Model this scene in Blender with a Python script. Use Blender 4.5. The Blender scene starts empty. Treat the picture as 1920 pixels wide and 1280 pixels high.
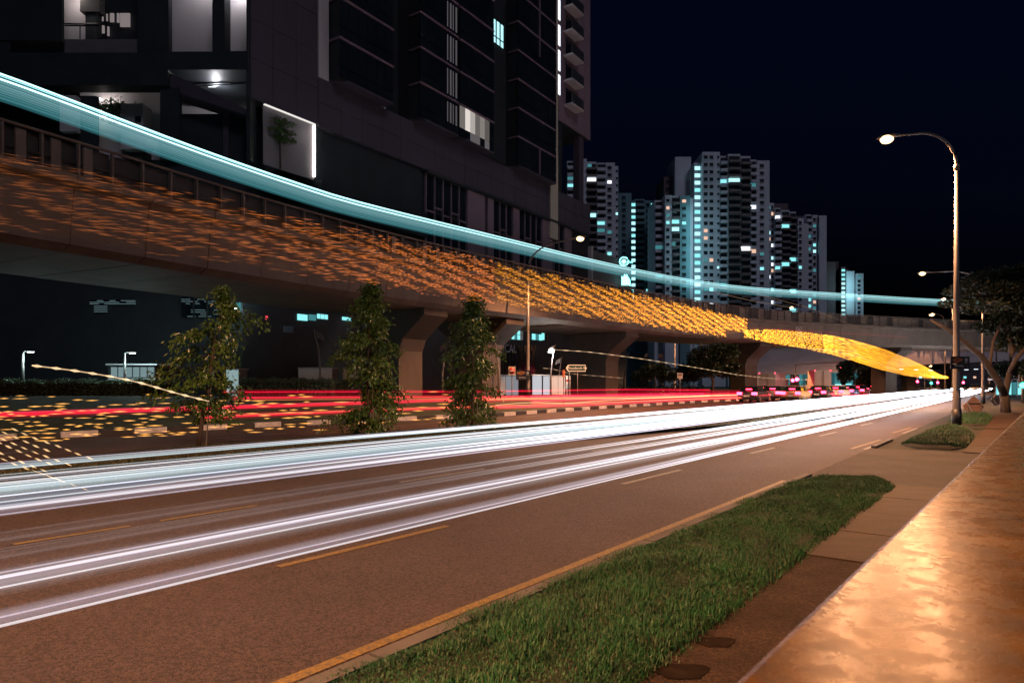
import bpy, math, random
import numpy as np
from mathutils import Vector, Matrix

rnd = random.Random(11)
nrg = np.random.default_rng(5)
S = bpy.context.scene
C = S.collection
sin, cos, pi = math.sin, math.cos, math.pi

# ------------------------------------------------------------------ camera
CAM_H = 1.9
cam = bpy.data.cameras.new("camera")
cam.sensor_width = 36.0
cam.lens = 24.0
cam.shift_y = 75.0 / 1920.0
cam.clip_start = 0.05
cam.clip_end = 4000
cam.dof.use_dof = True
cam.dof.focus_distance = 22.0
cam.dof.aperture_fstop = 5.6
cam_ob = bpy.data.objects.new("camera", cam)
C.objects.link(cam_ob)
cam_ob.location = (0, 0, CAM_H)
cam_ob.rotation_euler = (pi / 2, 0, 0)
S.camera = cam_ob

# ------------------------------------------------------------------ sky and added fill sun
FILL_EL, FILL_AZ = math.radians(38), math.radians(150)
w = bpy.data.worlds.new("World")
S.world = w
w.use_nodes = True
nt = w.node_tree
nt.nodes.clear()
sky = nt.nodes.new("ShaderNodeTexSky")
sky.sky_type = 'NISHITA'
sky.sun_disc = False
sky.sun_elevation = math.radians(-3.5)
sky.sun_rotation = FILL_AZ
sky.air_density = 1.0
sky.dust_density = 1.0
sky.ozone_density = 2.5
bg = nt.nodes.new("ShaderNodeBackground")
bg.inputs[1].default_value = 0.15
wo = nt.nodes.new("ShaderNodeOutputWorld")
tint = nt.nodes.new("ShaderNodeMix")
tint.data_type = 'RGBA'
tint.blend_type = 'MULTIPLY'
tint.inputs[0].default_value = 1.0
tint.inputs[7].default_value = (0.40, 0.80, 1.25, 1)
nt.links.new(sky.outputs[0], tint.inputs[6])
nt.links.new(tint.outputs[2], bg.inputs[0])
nt.links.new(bg.outputs[0], wo.inputs[0])

fill_sun_data = bpy.data.lights.new("fill_sun", 'SUN')  # weak sun added as a fill to lift the facades
fill_sun_data.energy = 0.31
fill_sun_data.angle = math.radians(12)
fill_sun_data.color = (0.86, 0.84, 1.0)
fill_sun_ob = bpy.data.objects.new("fill_sun", fill_sun_data)
C.objects.link(fill_sun_ob)
_d = Vector((-sin(FILL_AZ) * cos(FILL_EL), -cos(FILL_AZ) * cos(FILL_EL), -sin(FILL_EL)))
fill_sun_ob.rotation_euler = _d.to_track_quat('-Z', 'Y').to_euler()

vs = S.view_settings
S.display_settings.display_device = 'sRGB'
vs.view_transform = 'Standard'
vs.look = 'None'
vs.exposure = 0.0
vs.gamma = 1.0
vs.use_curve_mapping = False
S.render.engine = 'CYCLES'
cy = S.cycles
cy.use_denoising = True
cy.max_bounces = 5
cy.diffuse_bounces = 2
cy.glossy_bounces = 3
cy.transparent_max_bounces = 96
cy.sample_clamp_indirect = 3.0
cy.caustics_reflective = False
cy.caustics_refractive = False
cy.use_light_tree = True

# ------------------------------------------------------------------ geometry of the place
F, HY, CX = 1280.0, 715.0, 960.0


def P(px, py, Y):
    """point seen at (px,py) in the photograph, Y metres in front of the camera"""
    return Vector(((px - CX) * Y / F, Y, CAM_H - (py - HY) * Y / F))


def G(px, py, z=0.0):
    """point seen at (px,py) lying at height z"""
    return P(px, py, (CAM_H - z) * F / (py - HY))


TH = math.radians(37)
D = Vector((sin(TH), cos(TH), 0))      # along the road
N = Vector((-cos(TH), sin(TH), 0))     # across the road, away from the wall
UP = Vector((0, 0, 1))


def UV(u, v, z=0.0):
    return D * u + N * v + UP * z


def V(px, py, v):
    """point seen at (px,py) above the road line v metres from the camera"""
    rx = (px - CX) / F
    return P(px, py, v / (N.x * rx + N.y))


def lerp_list(x, pts):
    for a, b in zip(pts, pts[1:]):
        if x <= b[0]:
            k = (x - a[0]) / (b[0] - a[0])
            return a[1] + (b[1] - a[1]) * k
    return pts[-1][1]


# ------------------------------------------------------------------ materials
MC = {}


def mat(name, col, rough=0.75, metal=0.0, var=0.25, scale=2.0, bump=0.0, bscale=30.0, spec=0.5, var2=None, ratio=(1, 1, 1)):
    m = bpy.data.materials.new(name)
    m.use_nodes = True
    t = m.node_tree
    b = t.nodes["Principled BSDF"]
    b.inputs["Roughness"].default_value = rough
    b.inputs["Metallic"].default_value = metal
    b.inputs["Specular IOR Level"].default_value = spec
    geo = t.nodes.new("ShaderNodeNewGeometry")
    mp = t.nodes.new("ShaderNodeMapping")
    mp.inputs["Scale"].default_value = ratio
    t.links.new(geo.outputs["Position"], mp.inputs[0])
    n1 = t.nodes.new("ShaderNodeTexNoise")
    n1.inputs["Scale"].default_value = scale
    n1.inputs["Detail"].default_value = 6
    n1.inputs["Roughness"].default_value = 0.65
    t.links.new(mp.outputs[0], n1.inputs["Vector"])
    cr = t.nodes.new("ShaderNodeValToRGB")
    c0 = var2 if var2 else tuple(c * (1 - var) for c in col)
    c1 = tuple(min(1, c * (1 + var)) for c in col)
    cr.color_ramp.elements[0].position = 0.3
    cr.color_ramp.elements[1].position = 0.7
    cr.color_ramp.elements[0].color = (*c0, 1)
    cr.color_ramp.elements[1].color = (*c1, 1)
    t.links.new(n1.outputs["Fac"], cr.inputs[0])
    t.links.new(cr.outputs[0], b.inputs["Base Color"])
    if bump > 0:
        n2 = t.nodes.new("ShaderNodeTexNoise")
        n2.inputs["Scale"].default_value = bscale
        n2.inputs["Detail"].default_value = 5
        t.links.new(mp.outputs[0], n2.inputs["Vector"])
        bp = t.nodes.new("ShaderNodeBump")
        bp.inputs["Strength"].default_value = bump
        bp.inputs["Distance"].default_value = 0.03
        t.links.new(n2.outputs["Fac"], bp.inputs["Height"])
        t.links.new(bp.outputs[0], b.inputs["Normal"])
    MC[name] = m
    return m


def emat(name, col, strength, sample=True, add=False):
    m = bpy.data.materials.new(name)
    m.use_nodes = True
    t = m.node_tree
    t.nodes.clear()
    e = t.nodes.new("ShaderNodeEmission")
    e.inputs[0].default_value = (*col, 1)
    e.inputs[1].default_value = strength
    o = t.nodes.new("ShaderNodeOutputMaterial")
    if add:
        tr = t.nodes.new("ShaderNodeBsdfTransparent")
        ad = t.nodes.new("ShaderNodeAddShader")
        t.links.new(e.outputs[0], ad.inputs[0])
        t.links.new(tr.outputs[0], ad.inputs[1])
        t.links.new(ad.outputs[0], o.inputs[0])
    else:
        t.links.new(e.outputs[0], o.inputs[0])
    if not sample:
        m.cycles.emission_sampling = 'NONE'
    return m


def streak(name, col, s0, s1, u0, u1, additive=True, grain=0.0, sample=True, axis=D, gscale=(0.12, 18, 18)):
    """luminous streak; its strength rises from s0 at distance u0 along the road to s1 at u1"""
    m = bpy.data.materials.new(name)
    m.use_nodes = True
    t = m.node_tree
    t.nodes.clear()
    geo = t.nodes.new("ShaderNodeNewGeometry")
    dt = t.nodes.new("ShaderNodeVectorMath")
    dt.operation = 'DOT_PRODUCT'
    dt.inputs[1].default_value = axis
    t.links.new(geo.outputs["Position"], dt.inputs[0])
    mr = t.nodes.new("ShaderNodeMapRange")
    mr.interpolation_type = 'SMOOTHSTEP'
    for i, x in enumerate((u0, u1, s0, s1)):
        mr.inputs[i + 1].default_value = x
    t.links.new(dt.outputs["Value"], mr.inputs[0])
    src = mr.outputs[0]
    if grain > 0:
        mp = t.nodes.new("ShaderNodeMapping")
        mp.vector_type = 'TEXTURE'
        mp.inputs["Rotation"].default_value = (0, 0, pi / 2 - TH)
        mp.inputs["Scale"].default_value = tuple(1 / g for g in gscale)
        t.links.new(geo.outputs["Position"], mp.inputs[0])
        nz = t.nodes.new("ShaderNodeTexNoise")
        nz.inputs["Scale"].default_value = 1.0
        nz.inputs["Detail"].default_value = 3
        t.links.new(mp.outputs[0], nz.inputs["Vector"])
        r2 = t.nodes.new("ShaderNodeMapRange")
        for i, x in enumerate((0.35, 0.65, 1 - grain, 1 + grain)):
            r2.inputs[i + 1].default_value = x
        t.links.new(nz.outputs["Fac"], r2.inputs[0])
        mu = t.nodes.new("ShaderNodeMath")
        mu.operation = 'MULTIPLY'
        t.links.new(src, mu.inputs[0])
        t.links.new(r2.outputs[0], mu.inputs[1])
        src = mu.outputs[0]
    e = t.nodes.new("ShaderNodeEmission")
    e.inputs[0].default_value = (*col, 1)
    t.links.new(src, e.inputs[1])
    o = t.nodes.new("ShaderNodeOutputMaterial")
    if additive:
        tr = t.nodes.new("ShaderNodeBsdfTransparent")
        ad = t.nodes.new("ShaderNodeAddShader")
        t.links.new(e.outputs[0], ad.inputs[0])
        t.links.new(tr.outputs[0], ad.inputs[1])
        t.links.new(ad.outputs[0], o.inputs[0])
    else:
        t.links.new(e.outputs[0], o.inputs[0])
    if not sample:
        m.cycles.emission_sampling = 'NONE'
    return m


SODIUM = (1.0, 0.46, 0.21)
asphalt = mat("asphalt", (0.068, 0.047, 0.041), 0.72, spec=0.35, var=0.22, scale=0.35, bump=0.9, bscale=70)
# fine stone speckle on the asphalt
_t = asphalt.node_tree
_v = _t.nodes.new("ShaderNodeTexVoronoi")
_v.inputs["Scale"].default_value = 55
_g = _t.nodes["Geometry"] if "Geometry" in _t.nodes else [n for n in _t.nodes if n.type == 'NEW_GEOMETRY'][0]
_t.links.new(_g.outputs["Position"], _v.inputs["Vector"])
_mx = _t.nodes.new("ShaderNodeMix")
_mx.data_type = 'RGBA'
_mx.blend_type = 'MULTIPLY'
_mx.inputs[0].default_value = 0.85
_cr = [n for n in _t.nodes if n.type == 'VALTORGB'][0]
_hs = _t.nodes.new("ShaderNodeSeparateColor")
_t.links.new(_v.outputs["Color"], _hs.inputs[0])
_mr = _t.nodes.new("ShaderNodeMapRange")
_mr.inputs[3].default_value = 0.45
_mr.inputs[4].default_value = 1.75
_t.links.new(_hs.outputs[0], _mr.inputs[0])
_t.links.new(_cr.outputs[0], _mx.inputs[6])
_t.links.new(_mr.outputs[0], _mx.inputs[7])
_t.links.new(_mx.outputs[2], _t.nodes["Principled BSDF"].inputs["Base Color"])

def speckle(m, scale=60, lo=0.5, hi=1.7):
    t = m.node_tree
    b = t.nodes["Principled BSDF"]
    geo = [n for n in t.nodes if n.type == 'NEW_GEOMETRY'][0]
    vo = t.nodes.new("ShaderNodeTexVoronoi")
    vo.inputs["Scale"].default_value = scale
    t.links.new(geo.outputs["Position"], vo.inputs["Vector"])
    sc = t.nodes.new("ShaderNodeSeparateColor")
    t.links.new(vo.outputs["Color"], sc.inputs[0])
    mr = t.nodes.new("ShaderNodeMapRange")
    mr.inputs[3].default_value = lo
    mr.inputs[4].default_value = hi
    t.links.new(sc.outputs[0], mr.inputs[0])
    mx = t.nodes.new("ShaderNodeMix")
    mx.data_type = 'RGBA'
    mx.blend_type = 'MULTIPLY'
    mx.inputs[0].default_value = 0.9
    t.links.new(b.inputs["Base Color"].links[0].from_socket, mx.inputs[6])
    t.links.new(mr.outputs[0], mx.inputs[7])
    t.links.new(mx.outputs[2], b.inputs["Base Color"])


def worn(m, lo=0.42, hi=0.6, scale=9.0):
    """worn paint: the colour breaks up into the asphalt below"""
    t = m.node_tree
    b = t.nodes["Principled BSDF"]
    geo = [n for n in t.nodes if n.type == 'NEW_GEOMETRY'][0]
    nz = t.nodes.new("ShaderNodeTexNoise")
    nz.inputs["Scale"].default_value = scale
    nz.inputs["Detail"].default_value = 8
    nz.inputs["Roughness"].default_value = 0.75
    t.links.new(geo.outputs["Position"], nz.inputs["Vector"])
    mr = t.nodes.new("ShaderNodeMapRange")
    mr.inputs[1].default_value = lo
    mr.inputs[2].default_value = hi
    t.links.new(nz.outputs["Fac"], mr.inputs[0])
    mx = t.nodes.new("ShaderNodeMix")
    mx.data_type = 'RGBA'
    l = b.inputs["Base Color"].links[0].from_socket
    mx.inputs[6].default_value = (0.06, 0.055, 0.05, 1)
    t.links.new(mr.outputs[0], mx.inputs[0])
    t.links.new(l, mx.inputs[7])
    t.links.new(mx.outputs[2], b.inputs["Base Color"])


yellow_paint = mat("yellow paint", (0.27, 0.165, 0.025), 0.6, var=0.3, scale=14)
worn(yellow_paint, 0.36, 0.6, 30)
white_paint = mat("white road paint", (0.30, 0.28, 0.24), 0.6, var=0.25, scale=14)
worn(white_paint, 0.38, 0.6, 22)
ground_m = mat("ground paving", (0.06, 0.055, 0.05), 0.85, var=0.4, scale=0.3, bump=0.5, bscale=20)
path_m = mat("footpath asphalt", (0.036, 0.021, 0.014), 0.85, spec=0.25, var=0.45, scale=2.2, bump=0.8, bscale=45)
slab_m = mat("footpath concrete", (0.045, 0.027, 0.018), 0.75, spec=0.25, var=0.3, scale=1.6, bump=0.3, bscale=30, ratio=(1, 3, 1))
apron_m = mat("driveway asphalt", (0.042, 0.034, 0.032), 0.78, spec=0.2, var=0.5, scale=0.7, bump=0.5, bscale=40)
speckle(path_m, 70, .35, 1.9)
speckle(apron_m, 55, .45, 1.7)
speckle(slab_m, 90, .7, 1.35)
soil_m = mat("soil", (0.016, 0.017, 0.009), 0.9, var=0.5, scale=4, bump=0.8, bscale=20)
grass_m = mat("grass blades", (0.014, 0.088, 0.020), 0.55, var=0.5, scale=2.5)
grass2_m = mat("dry grass blades", (0.050, 0.052, 0.020), 0.6, var=0.5, scale=2.5)
kerb_white = mat("kerb white paint", (0.55, 0.52, 0.47), 0.6, var=0.3, scale=5)
kerb_black = mat("kerb black paint", (0.03, 0.03, 0.03), 0.6, var=0.3, scale=5)
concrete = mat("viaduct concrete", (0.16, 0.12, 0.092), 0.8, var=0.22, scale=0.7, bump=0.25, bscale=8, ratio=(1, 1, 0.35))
concrete_d = mat("dark concrete", (0.10, 0.09, 0.085), 0.85, var=0.35, scale=0.8, bump=0.2, bscale=8)
panel_dark = mat("dark barrier panel", (0.05, 0.04, 0.035), 0.6, var=0.4, scale=0.9)
fly_m = mat("flyover concrete", (0.62, 0.54, 0.58), 0.8, var=0.15, scale=0.2, ratio=(1, 1, 4))
fac_m = mat("facade panel", (0.058, 0.047, 0.068), 0.7, var=0.18, scale=0.35, ratio=(1, 1, 0.4))
fac2_m = mat("facade light panel", (0.46, 0.42, 0.43), 0.7, var=0.12, scale=0.4, ratio=(1, 1, 0.3))
pink_m = mat("facade pink panel", (0.20, 0.135, 0.165), 0.7, var=0.12, scale=0.4)
beige_m = mat("beige column render", (0.45, 0.39, 0.31), 0.7, var=0.15, scale=0.5, ratio=(1, 1, 0.2))
dark_m = mat("dark cladding", (0.018, 0.022, 0.026), 0.6, var=0.3, scale=0.6)
glass_d = mat("dark glass", (0.012, 0.016, 0.02), 0.12, var=0.3, scale=0.3)
frame_m = mat("grey metal frame", (0.15, 0.13, 0.14), 0.5, var=0.15, scale=1)
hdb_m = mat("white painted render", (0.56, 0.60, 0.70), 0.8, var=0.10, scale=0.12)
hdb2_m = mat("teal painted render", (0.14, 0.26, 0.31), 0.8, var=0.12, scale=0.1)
hdb3_m = mat("dark brown render", (0.12, 0.09, 0.10), 0.8, var=0.12, scale=0.1)  # dark brown wall tone shared by several buildings
hdb_win = mat("flat window glass", (0.02, 0.026, 0.032), 0.25, var=0.5, scale=0.2)
steel = mat("galvanised steel", (0.15, 0.13, 0.12), 0.5, metal=0.2, var=0.2, scale=3)
black_m = mat("black paint", (0.014, 0.014, 0.015), 0.45, var=0.3, scale=3)
sign_m = mat("dark sign panel", (0.012, 0.018, 0.024), 0.4, var=0.2, scale=3)
green_sign = mat("green sign panel", (0.010, 0.045, 0.035), 0.4, var=0.1, scale=3)
white_m = mat("white enamel", (0.75, 0.74, 0.72), 0.4, var=0.08, scale=3)
red_m = mat("red enamel", (0.45, 0.02, 0.02), 0.4, var=0.1, scale=3)
orange_m = mat("orange enamel", (0.65, 0.22, 0.05), 0.45, var=0.1, scale=3)
signback = mat("sign back metal", (0.20, 0.12, 0.09), 0.5, var=0.3, scale=3)
bark_m = mat("bark", (0.055, 0.038, 0.028), 0.85, var=0.4, scale=6, bump=0.6, bscale=25)
leaf_m = mat("glossy leaves", (0.060, 0.115, 0.022), 0.27, var=0.55, scale=3.0)
leaf2_m = mat("dark leaves", (0.018, 0.028, 0.010), 0.45, var=0.6, scale=1.5)
hedge_m = mat("hedge leaves", (0.10, 0.15, 0.09), 0.45, var=0.5, scale=3)
cabin_m = mat("pale cabinet paint", (0.62, 0.60, 0.60), 0.55, var=0.1, scale=0.8)
rubber = mat("rubber", (0.015, 0.015, 0.015), 0.8, var=0.2, scale=5)
lorry_m = mat("lorry box cream", (0.62, 0.52, 0.40), 0.5, var=0.08, scale=1)

lamp_e = emat("sodium lamp glass", (1.0, 0.62, 0.29), 4.0)
lampw_e = emat("white lamp glass", (0.85, 1.0, 1.0), 12)
teal_e = emat("teal lit window", (0.28, 0.86, 0.88), 1.15)
tealb_e = emat("bright teal lit window", (0.45, 0.92, 0.97), 1.35)
teald_e = emat("dim teal lit window", (0.10, 0.42, 0.46), 0.5)
warm_e = emat("warm lit window", (1.0, 0.62, 0.45), 0.9)
cool_e = emat("cool white lit window", (0.85, 0.92, 1.0), 1.6)
slat_e = emat("lit blind", (0.32, 0.50, 0.54), 0.28)
greyw_e = emat("dim lit window", (0.52, 0.48, 0.50), 0.20)
led_e = emat("led strip", (1.0, 0.93, 0.88), 6)
redl_e = emat("red lens", (1.0, 0.03, 0.10), 30)
redt_e = emat("tail lamp", (1.0, 0.02, 0.05), 26)
greenl_e = emat("green lens", (0.05, 1.0, 0.62), 10)
head_e = emat("headlamp", (0.82, 0.98, 1.0), 60)
neon_e = emat("teal neon", (0.25, 0.95, 0.90), 3.0)
neonw_e = emat("white neon", (0.55, 1.0, 0.98), 1.6)

# ------------------------------------------------------------------ mesh helpers
ORG = {}


class MB:
    def __init__(self):
        self.v, self.f, self.m = [], [], []

    def add(self, vs_, fs, m=0):
        o = len(self.v)
        self.v += [tuple(x) for x in vs_]
        self.f += [tuple(i + o for i in f) for f in fs]
        self.m += [m] * len(fs)
        return self

    def hexa(self, p, m=0):
        return self.add(p, [(0, 3, 2, 1), (4, 5, 6, 7), (0, 1, 5, 4), (1, 2, 6, 5), (2, 3, 7, 6), (3, 0, 4, 7)], m)

    def box(self, c, s, rz=0.0, m=0, ax=None):
        c = Vector(c)
        if ax is None:
            ex, ey, ez = Vector((cos(rz), sin(rz), 0)), Vector((-sin(rz), cos(rz), 0)), UP
        else:
            ex, ey, ez = ax
        a, b, d = ex * s[0] / 2, ey * s[1] / 2, ez * s[2] / 2
        return self.hexa([c - a - b - d, c + a - b - d, c + a + b - d, c - a + b - d,
                          c - a - b + d, c + a - b + d, c + a + b + d, c - a + b + d], m)

    def prism(self, pts, z0, z1, m=0):
        n = len(pts)
        vs_ = [(p[0], p[1], z0) for p in pts] + [(p[0], p[1], z1) for p in pts]
        fs = [tuple(range(n - 1, -1, -1)), tuple(range(n, 2 * n))]
        fs += [(i, (i + 1) % n, n + (i + 1) % n, n + i) for i in range(n)]
        return self.add(vs_, fs, m)

    def slab(self, pts, nrm, th, m=0):
        """flat polygon (3d points) thickened along nrm"""
        n = len(pts)
        q = [Vector(p) for p in pts]
        vs_ = q + [p + Vector(nrm) * th for p in q]
        fs = [tuple(range(n - 1, -1, -1)), tuple(range(n, 2 * n))]
        fs += [(i, (i + 1) % n, n + (i + 1) % n, n + i) for i in range(n)]
        return self.add(vs_, fs, m)

    def tube(self, pts, r, n=8, m=0, flat=1.0):
        pts = [Vector(p) for p in pts]
        k = len(pts)
        rs = r if isinstance(r, (list, tuple)) else [r] * k
        vs_ = []
        for i, p in enumerate(pts):
            t = (pts[min(i + 1, k - 1)] - pts[max(i - 1, 0)]).normalized()
            ref = UP if abs(t.z) < 0.95 else Vector((1, 0, 0))
            a = t.cross(ref).normalized()
            b = a.cross(t).normalized()
            for j in range(n):
                an = 2 * pi * j / n
                vs_.append(p + a * cos(an) * rs[i] + b * sin(an) * rs[i] * flat)
        fs = []
        for i in range(k - 1):
            for j in range(n):
                fs.append((i * n + j, i * n + (j + 1) % n, (i + 1) * n + (j + 1) % n, (i + 1) * n + j))
        fs.append(tuple(range(n - 1, -1, -1)))
        fs.append(tuple((k - 1) * n + j for j in range(n)))
        return self.add(vs_, fs, m)

    def ball(self, c, r, n=8, sz=1.0, m=0):
        c = Vector(c)
        pts = [c + UP * (-r * sz * cos(pi * i / n)) for i in range(n + 1)]
        rs = [max(0.001, r * sin(pi * i / n)) for i in range(n + 1)]
        return self.tube(pts, rs, 10, m)

    def disc(self, c, nrm, r, th, n=20, m=0):
        c, nrm = Vector(c), Vector(nrm).normalized()
        return self.tube([c, c + nrm * th], r, n, m)

    def mesh(self, name, mats, smooth=False):
        me = bpy.data.meshes.new(name)
        me.from_pydata(self.v, [], self.f)
        for mm in (mats if isinstance(mats, (list, tuple)) else [mats]):
            me.materials.append(mm)
        if any(self.m):
            me.polygons.foreach_set("material_index", self.m)
        if smooth:
            me.polygons.foreach_set("use_smooth", [True] * len(self.f))
        me.update()
        return me

    def build(self, name, mats, parent=None, smooth=False):
        if parent is not None:
            o = ORG.get(parent.name, Vector())
            if o.length:
                self.v = [(x - o.x, y - o.y, z - o.z) for x, y, z in self.v]
        ob = link(name, self.mesh(name, mats, smooth), parent)
        if parent is not None:
            ORG[ob.name] = ORG.get(parent.name, Vector())
        return ob


def link(name, me, parent=None, mtx=None):
    ob = bpy.data.objects.new(name, me)
    C.objects.link(ob)
    if parent is not None:
        ob.parent = parent
    if mtx is not None:
        ob.matrix_local = mtx
    return ob


def tag(o, label=None, cat=None, group=None, kind=None):
    if label:
        o["label"] = label
    if cat:
        o["category"] = cat
    if group:
        o["group"] = group
    if kind:
        o["kind"] = kind
    return o


def thing(name, label, cat, loc=(0, 0, 0), rz=0.0, group=None, local=False):
    o = bpy.data.objects.new(name, None)
    C.objects.link(o)
    o.empty_display_size = 0.3
    o.location = loc
    o.rotation_euler = (0, 0, rz)
    if not local:
        ORG[o.name] = Vector(loc)
    return tag(o, label, cat, group)


def inst(me, name, parent, loc, rz=0.0, scale=None):
    """an object sharing mesh data, placed at a world position under a thing"""
    ob = bpy.data.objects.new(name, me)
    C.objects.link(ob)
    ob.parent = parent
    ob.location = Vector(loc) - ORG.get(parent.name, Vector())
    ob.rotation_euler = (0, 0, rz)
    if scale:
        ob.scale = scale
    return ob


def dup(root, loc, rz, label=None, group=None):
    r = root.copy()
    C.objects.link(r)
    r.location = loc
    r.rotation_euler = (0, 0, rz)
    tag(r, label, None, group)
    for ch in list(root.children):
        c = ch.copy()
        C.objects.link(c)
        c.parent = r
        for g in list(ch.children):
            d = g.copy()
            C.objects.link(d)
            d.parent = c
    return r


def text_mesh(txt, size, mtl, depth=0.004):
    cu = bpy.data.curves.new("lettering", 'FONT')
    cu.body = txt
    cu.size = size
    cu.extrude = depth
    cu.align_x = 'CENTER'
    cu.align_y = 'CENTER'
    ob = bpy.data.objects.new("lettering", cu)
    C.objects.link(ob)
    dg = bpy.context.evaluated_depsgraph_get()
    me = bpy.data.meshes.new_from_object(ob.evaluated_get(dg))
    bpy.data.objects.remove(ob)
    me.materials.clear()
    me.materials.append(mtl)
    return me


def lamp_light(name, parent, loc, energy, col, kind='SPOT', size=0.12, angle=150, blend=0.4, tilt=0.0):
    l = bpy.data.lights.new(name, kind)
    l.energy = energy
    l.color = col
    l.shadow_soft_size = size
    if kind == 'SPOT':
        l.spot_size = math.radians(angle)
        l.spot_blend = blend
    ob = bpy.data.objects.new(name, l)
    C.objects.link(ob)
    ob.parent = parent
    ob.location = loc
    ob.rotation_euler = (0, tilt, 0)
    return ob


def leaf_cloud(centres, dirs, length, width, jitter=0.3):
    """numpy: one folded leaf (two triangles pairs) at each centre"""
    c = np.asarray(centres, float)
    d = np.asarray(dirs, float)
    n = len(c)
    d = d + nrg.normal(0, jitter, d.shape)
    d /= np.linalg.norm(d, axis=1)[:, None] + 1e-9
    r = nrg.normal(0, 1, (n, 3))
    s = np.cross(d, r)
    s /= np.linalg.norm(s, axis=1)[:, None] + 1e-9
    up = np.cross(s, d)
    L = (length * nrg.uniform(0.7, 1.3, n))[:, None]
    W = (width * nrg.uniform(0.7, 1.3, n))[:, None]
    p0 = c
    p1 = c + d * L * 0.5 + s * W * 0.5 + up * W * 0.12
    p2 = c + d * L - up * W * 0.25
    p3 = c + d * L * 0.5 - s * W * 0.5 + up * W * 0.12
    vtx = np.stack([p0, p1, p2, p3], 1).reshape(-1, 3)
    idx = np.arange(n)[:, None] * 4
    tri = np.concatenate([idx + [0, 1, 2], idx + [0, 2, 3]], 1).reshape(-1, 3)
    return vtx, tri


def np_obj(name, vtx, tri, mtl, parent=None):
    if parent is not None:
        o = ORG.get(parent.name, Vector())
        vtx = vtx - np.array(o)
    me = bpy.data.meshes.new(name)
    me.vertices.add(len(vtx))
    me.vertices.foreach_set("co", np.ascontiguousarray(vtx, np.float32).ravel())
    k = tri.shape[1]
    me.loops.add(tri.size)
    me.loops.foreach_set("vertex_index", np.ascontiguousarray(tri, np.int32).ravel())
    me.polygons.add(len(tri))
    me.polygons.foreach_set("loop_start", np.arange(0, tri.size, k, dtype=np.int32))
    me.materials.append(mtl)
    me.update(calc_edges=True)
    return link(name, me, parent)


def struct(o):
    o["kind"] = "structure"
    return o


# ================================================================== GROUND, ROADS, PATHS
m = MB()
m.add([(-900, -60, -0.03), (1500, -60, -0.03), (1500, 1800, -0.03), (-900, 1800, -0.03)], [(0, 1, 2, 3)])
struct(m.build("ground", ground_m))

KERB_V = 3.42
m = MB()
a = [UV(-30, KERB_V), UV(170, KERB_V), UV(170, 15.5), UV(-30, 15.5)]
m.add(a, [(0, 1, 2, 3)])
road = struct(m.build("near_carriageway", asphalt))
m = MB()
a = [UV(-30, 15.51, .002), UV(260, 15.51, .002), UV(260, 46, .002), UV(-30, 46, .002)]
m.add(a, [(0, 1, 2, 3)])
road2 = struct(m.build("far_carriageway", asphalt))


def marking(u0, u1, v0, v1, wd, mtl, par, z=0.005):
    m = MB()
    m.add([UV(u0, v0 - wd / 2, z), UV(u1, v1 - wd / 2, z), UV(u1, v1 + wd / 2, z), UV(u0, v0 + wd / 2, z)], [(0, 1, 2, 3)])
    return m.build("lane_marking", mtl, par)


for i in range(6):
    marking(-2 + i * 2.6, 0.6 + i * 2.6, 3.76 - 0.012 * max(0, i - 1), 3.76 - 0.012 * max(0, i), 0.105, yellow_paint, road)
for a0, a1, v0 in ((-3, -0.45, 6.2), (4.15, 6.66, 6.13), (11.34, 13.9, 5.98), (18.2, 20.2, 5.82), (25.4, 27.9, 5.75), (32.5, 35, 5.7)):
    marking(a0, a1, v0, v0 - 0.04, 0.11, yellow_paint if a0 < 10 else white_paint, road)
for a0, a1, v0 in ((-5.2, -2.6, 9.5), (1.2, 2.6, 9.75), (2.86, 4.15, 9.44), (4.55, 6.0, 9.44), (9.0, 11.5, 9.44), (16.1, 18.6, 9.4), (23.2, 25.7, 9.35)):
    marking(a0, a1, v0, v0 - 0.02, 0.09, yellow_paint if a0 < 8 else white_paint, road)
for a0 in (21.2, 28.6):
    marking(a0, a0 + 3.5, 3.62, 3.55, 0.1, white_paint, road)
    marking(a0, a0 + 3.8, 3.95, 3.8, 0.1, yellow_paint, road)
for i in range(9):
    u = -4 + i * 8
    marking(u, u + 3, 21.6, 21.6, 0.11, white_paint, road2, 0.007)
for i in range(7):
    u = -4 + i * 4.2
    marking(u, u + 4.1, 18.95 - i * 0.12, 18.83 - i * 0.12, 0.12, yellow_paint, road2, 0.007)

stain_m = mat('oil stain', (0.018, 0.012, 0.009), 0.95, var=0.5, scale=9, spec=0.05)
# footpath: separate slabs with joints
fp = MB()
fp.prism([UV(-6, -2.2), UV(70, -2.2), UV(70, KERB_V - .01), UV(-6, KERB_V - .01)], -0.02, 0.06)
footpath = struct(fp.build("footpath", soil_m))
def slab(u0, u1, v0, v1, z, mtl, name="paving_slab"):
    m = MB()
    m.prism([UV(u0, v0), UV(u1, v0), UV(u1, v1), UV(u0, v1)], 0.03, z)
    return m.build(name, mtl, footpath)
slab(-6, 7.55, -2.2, 1.92, 0.085, path_m)
for i, (u0, u1) in enumerate([(7.57, 9.0), (9.02, 10.5), (10.52, 12.0), (12.02, 13.6)]):
    slab(u0, u1, -2.2, 1.95, 0.097 + 0.002 * (i % 2), slab_m)
slab(13.62, 20.9, -2.2, KERB_V - .02, 0.075, apron_m, "driveway_apron")
for i in range(18):
    slab(20.92 + i * 2.2, 20.9 + (i + 1) * 2.2, -2.2, 1.3, 0.098 + 0.003 * (i % 2), slab_m)
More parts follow.
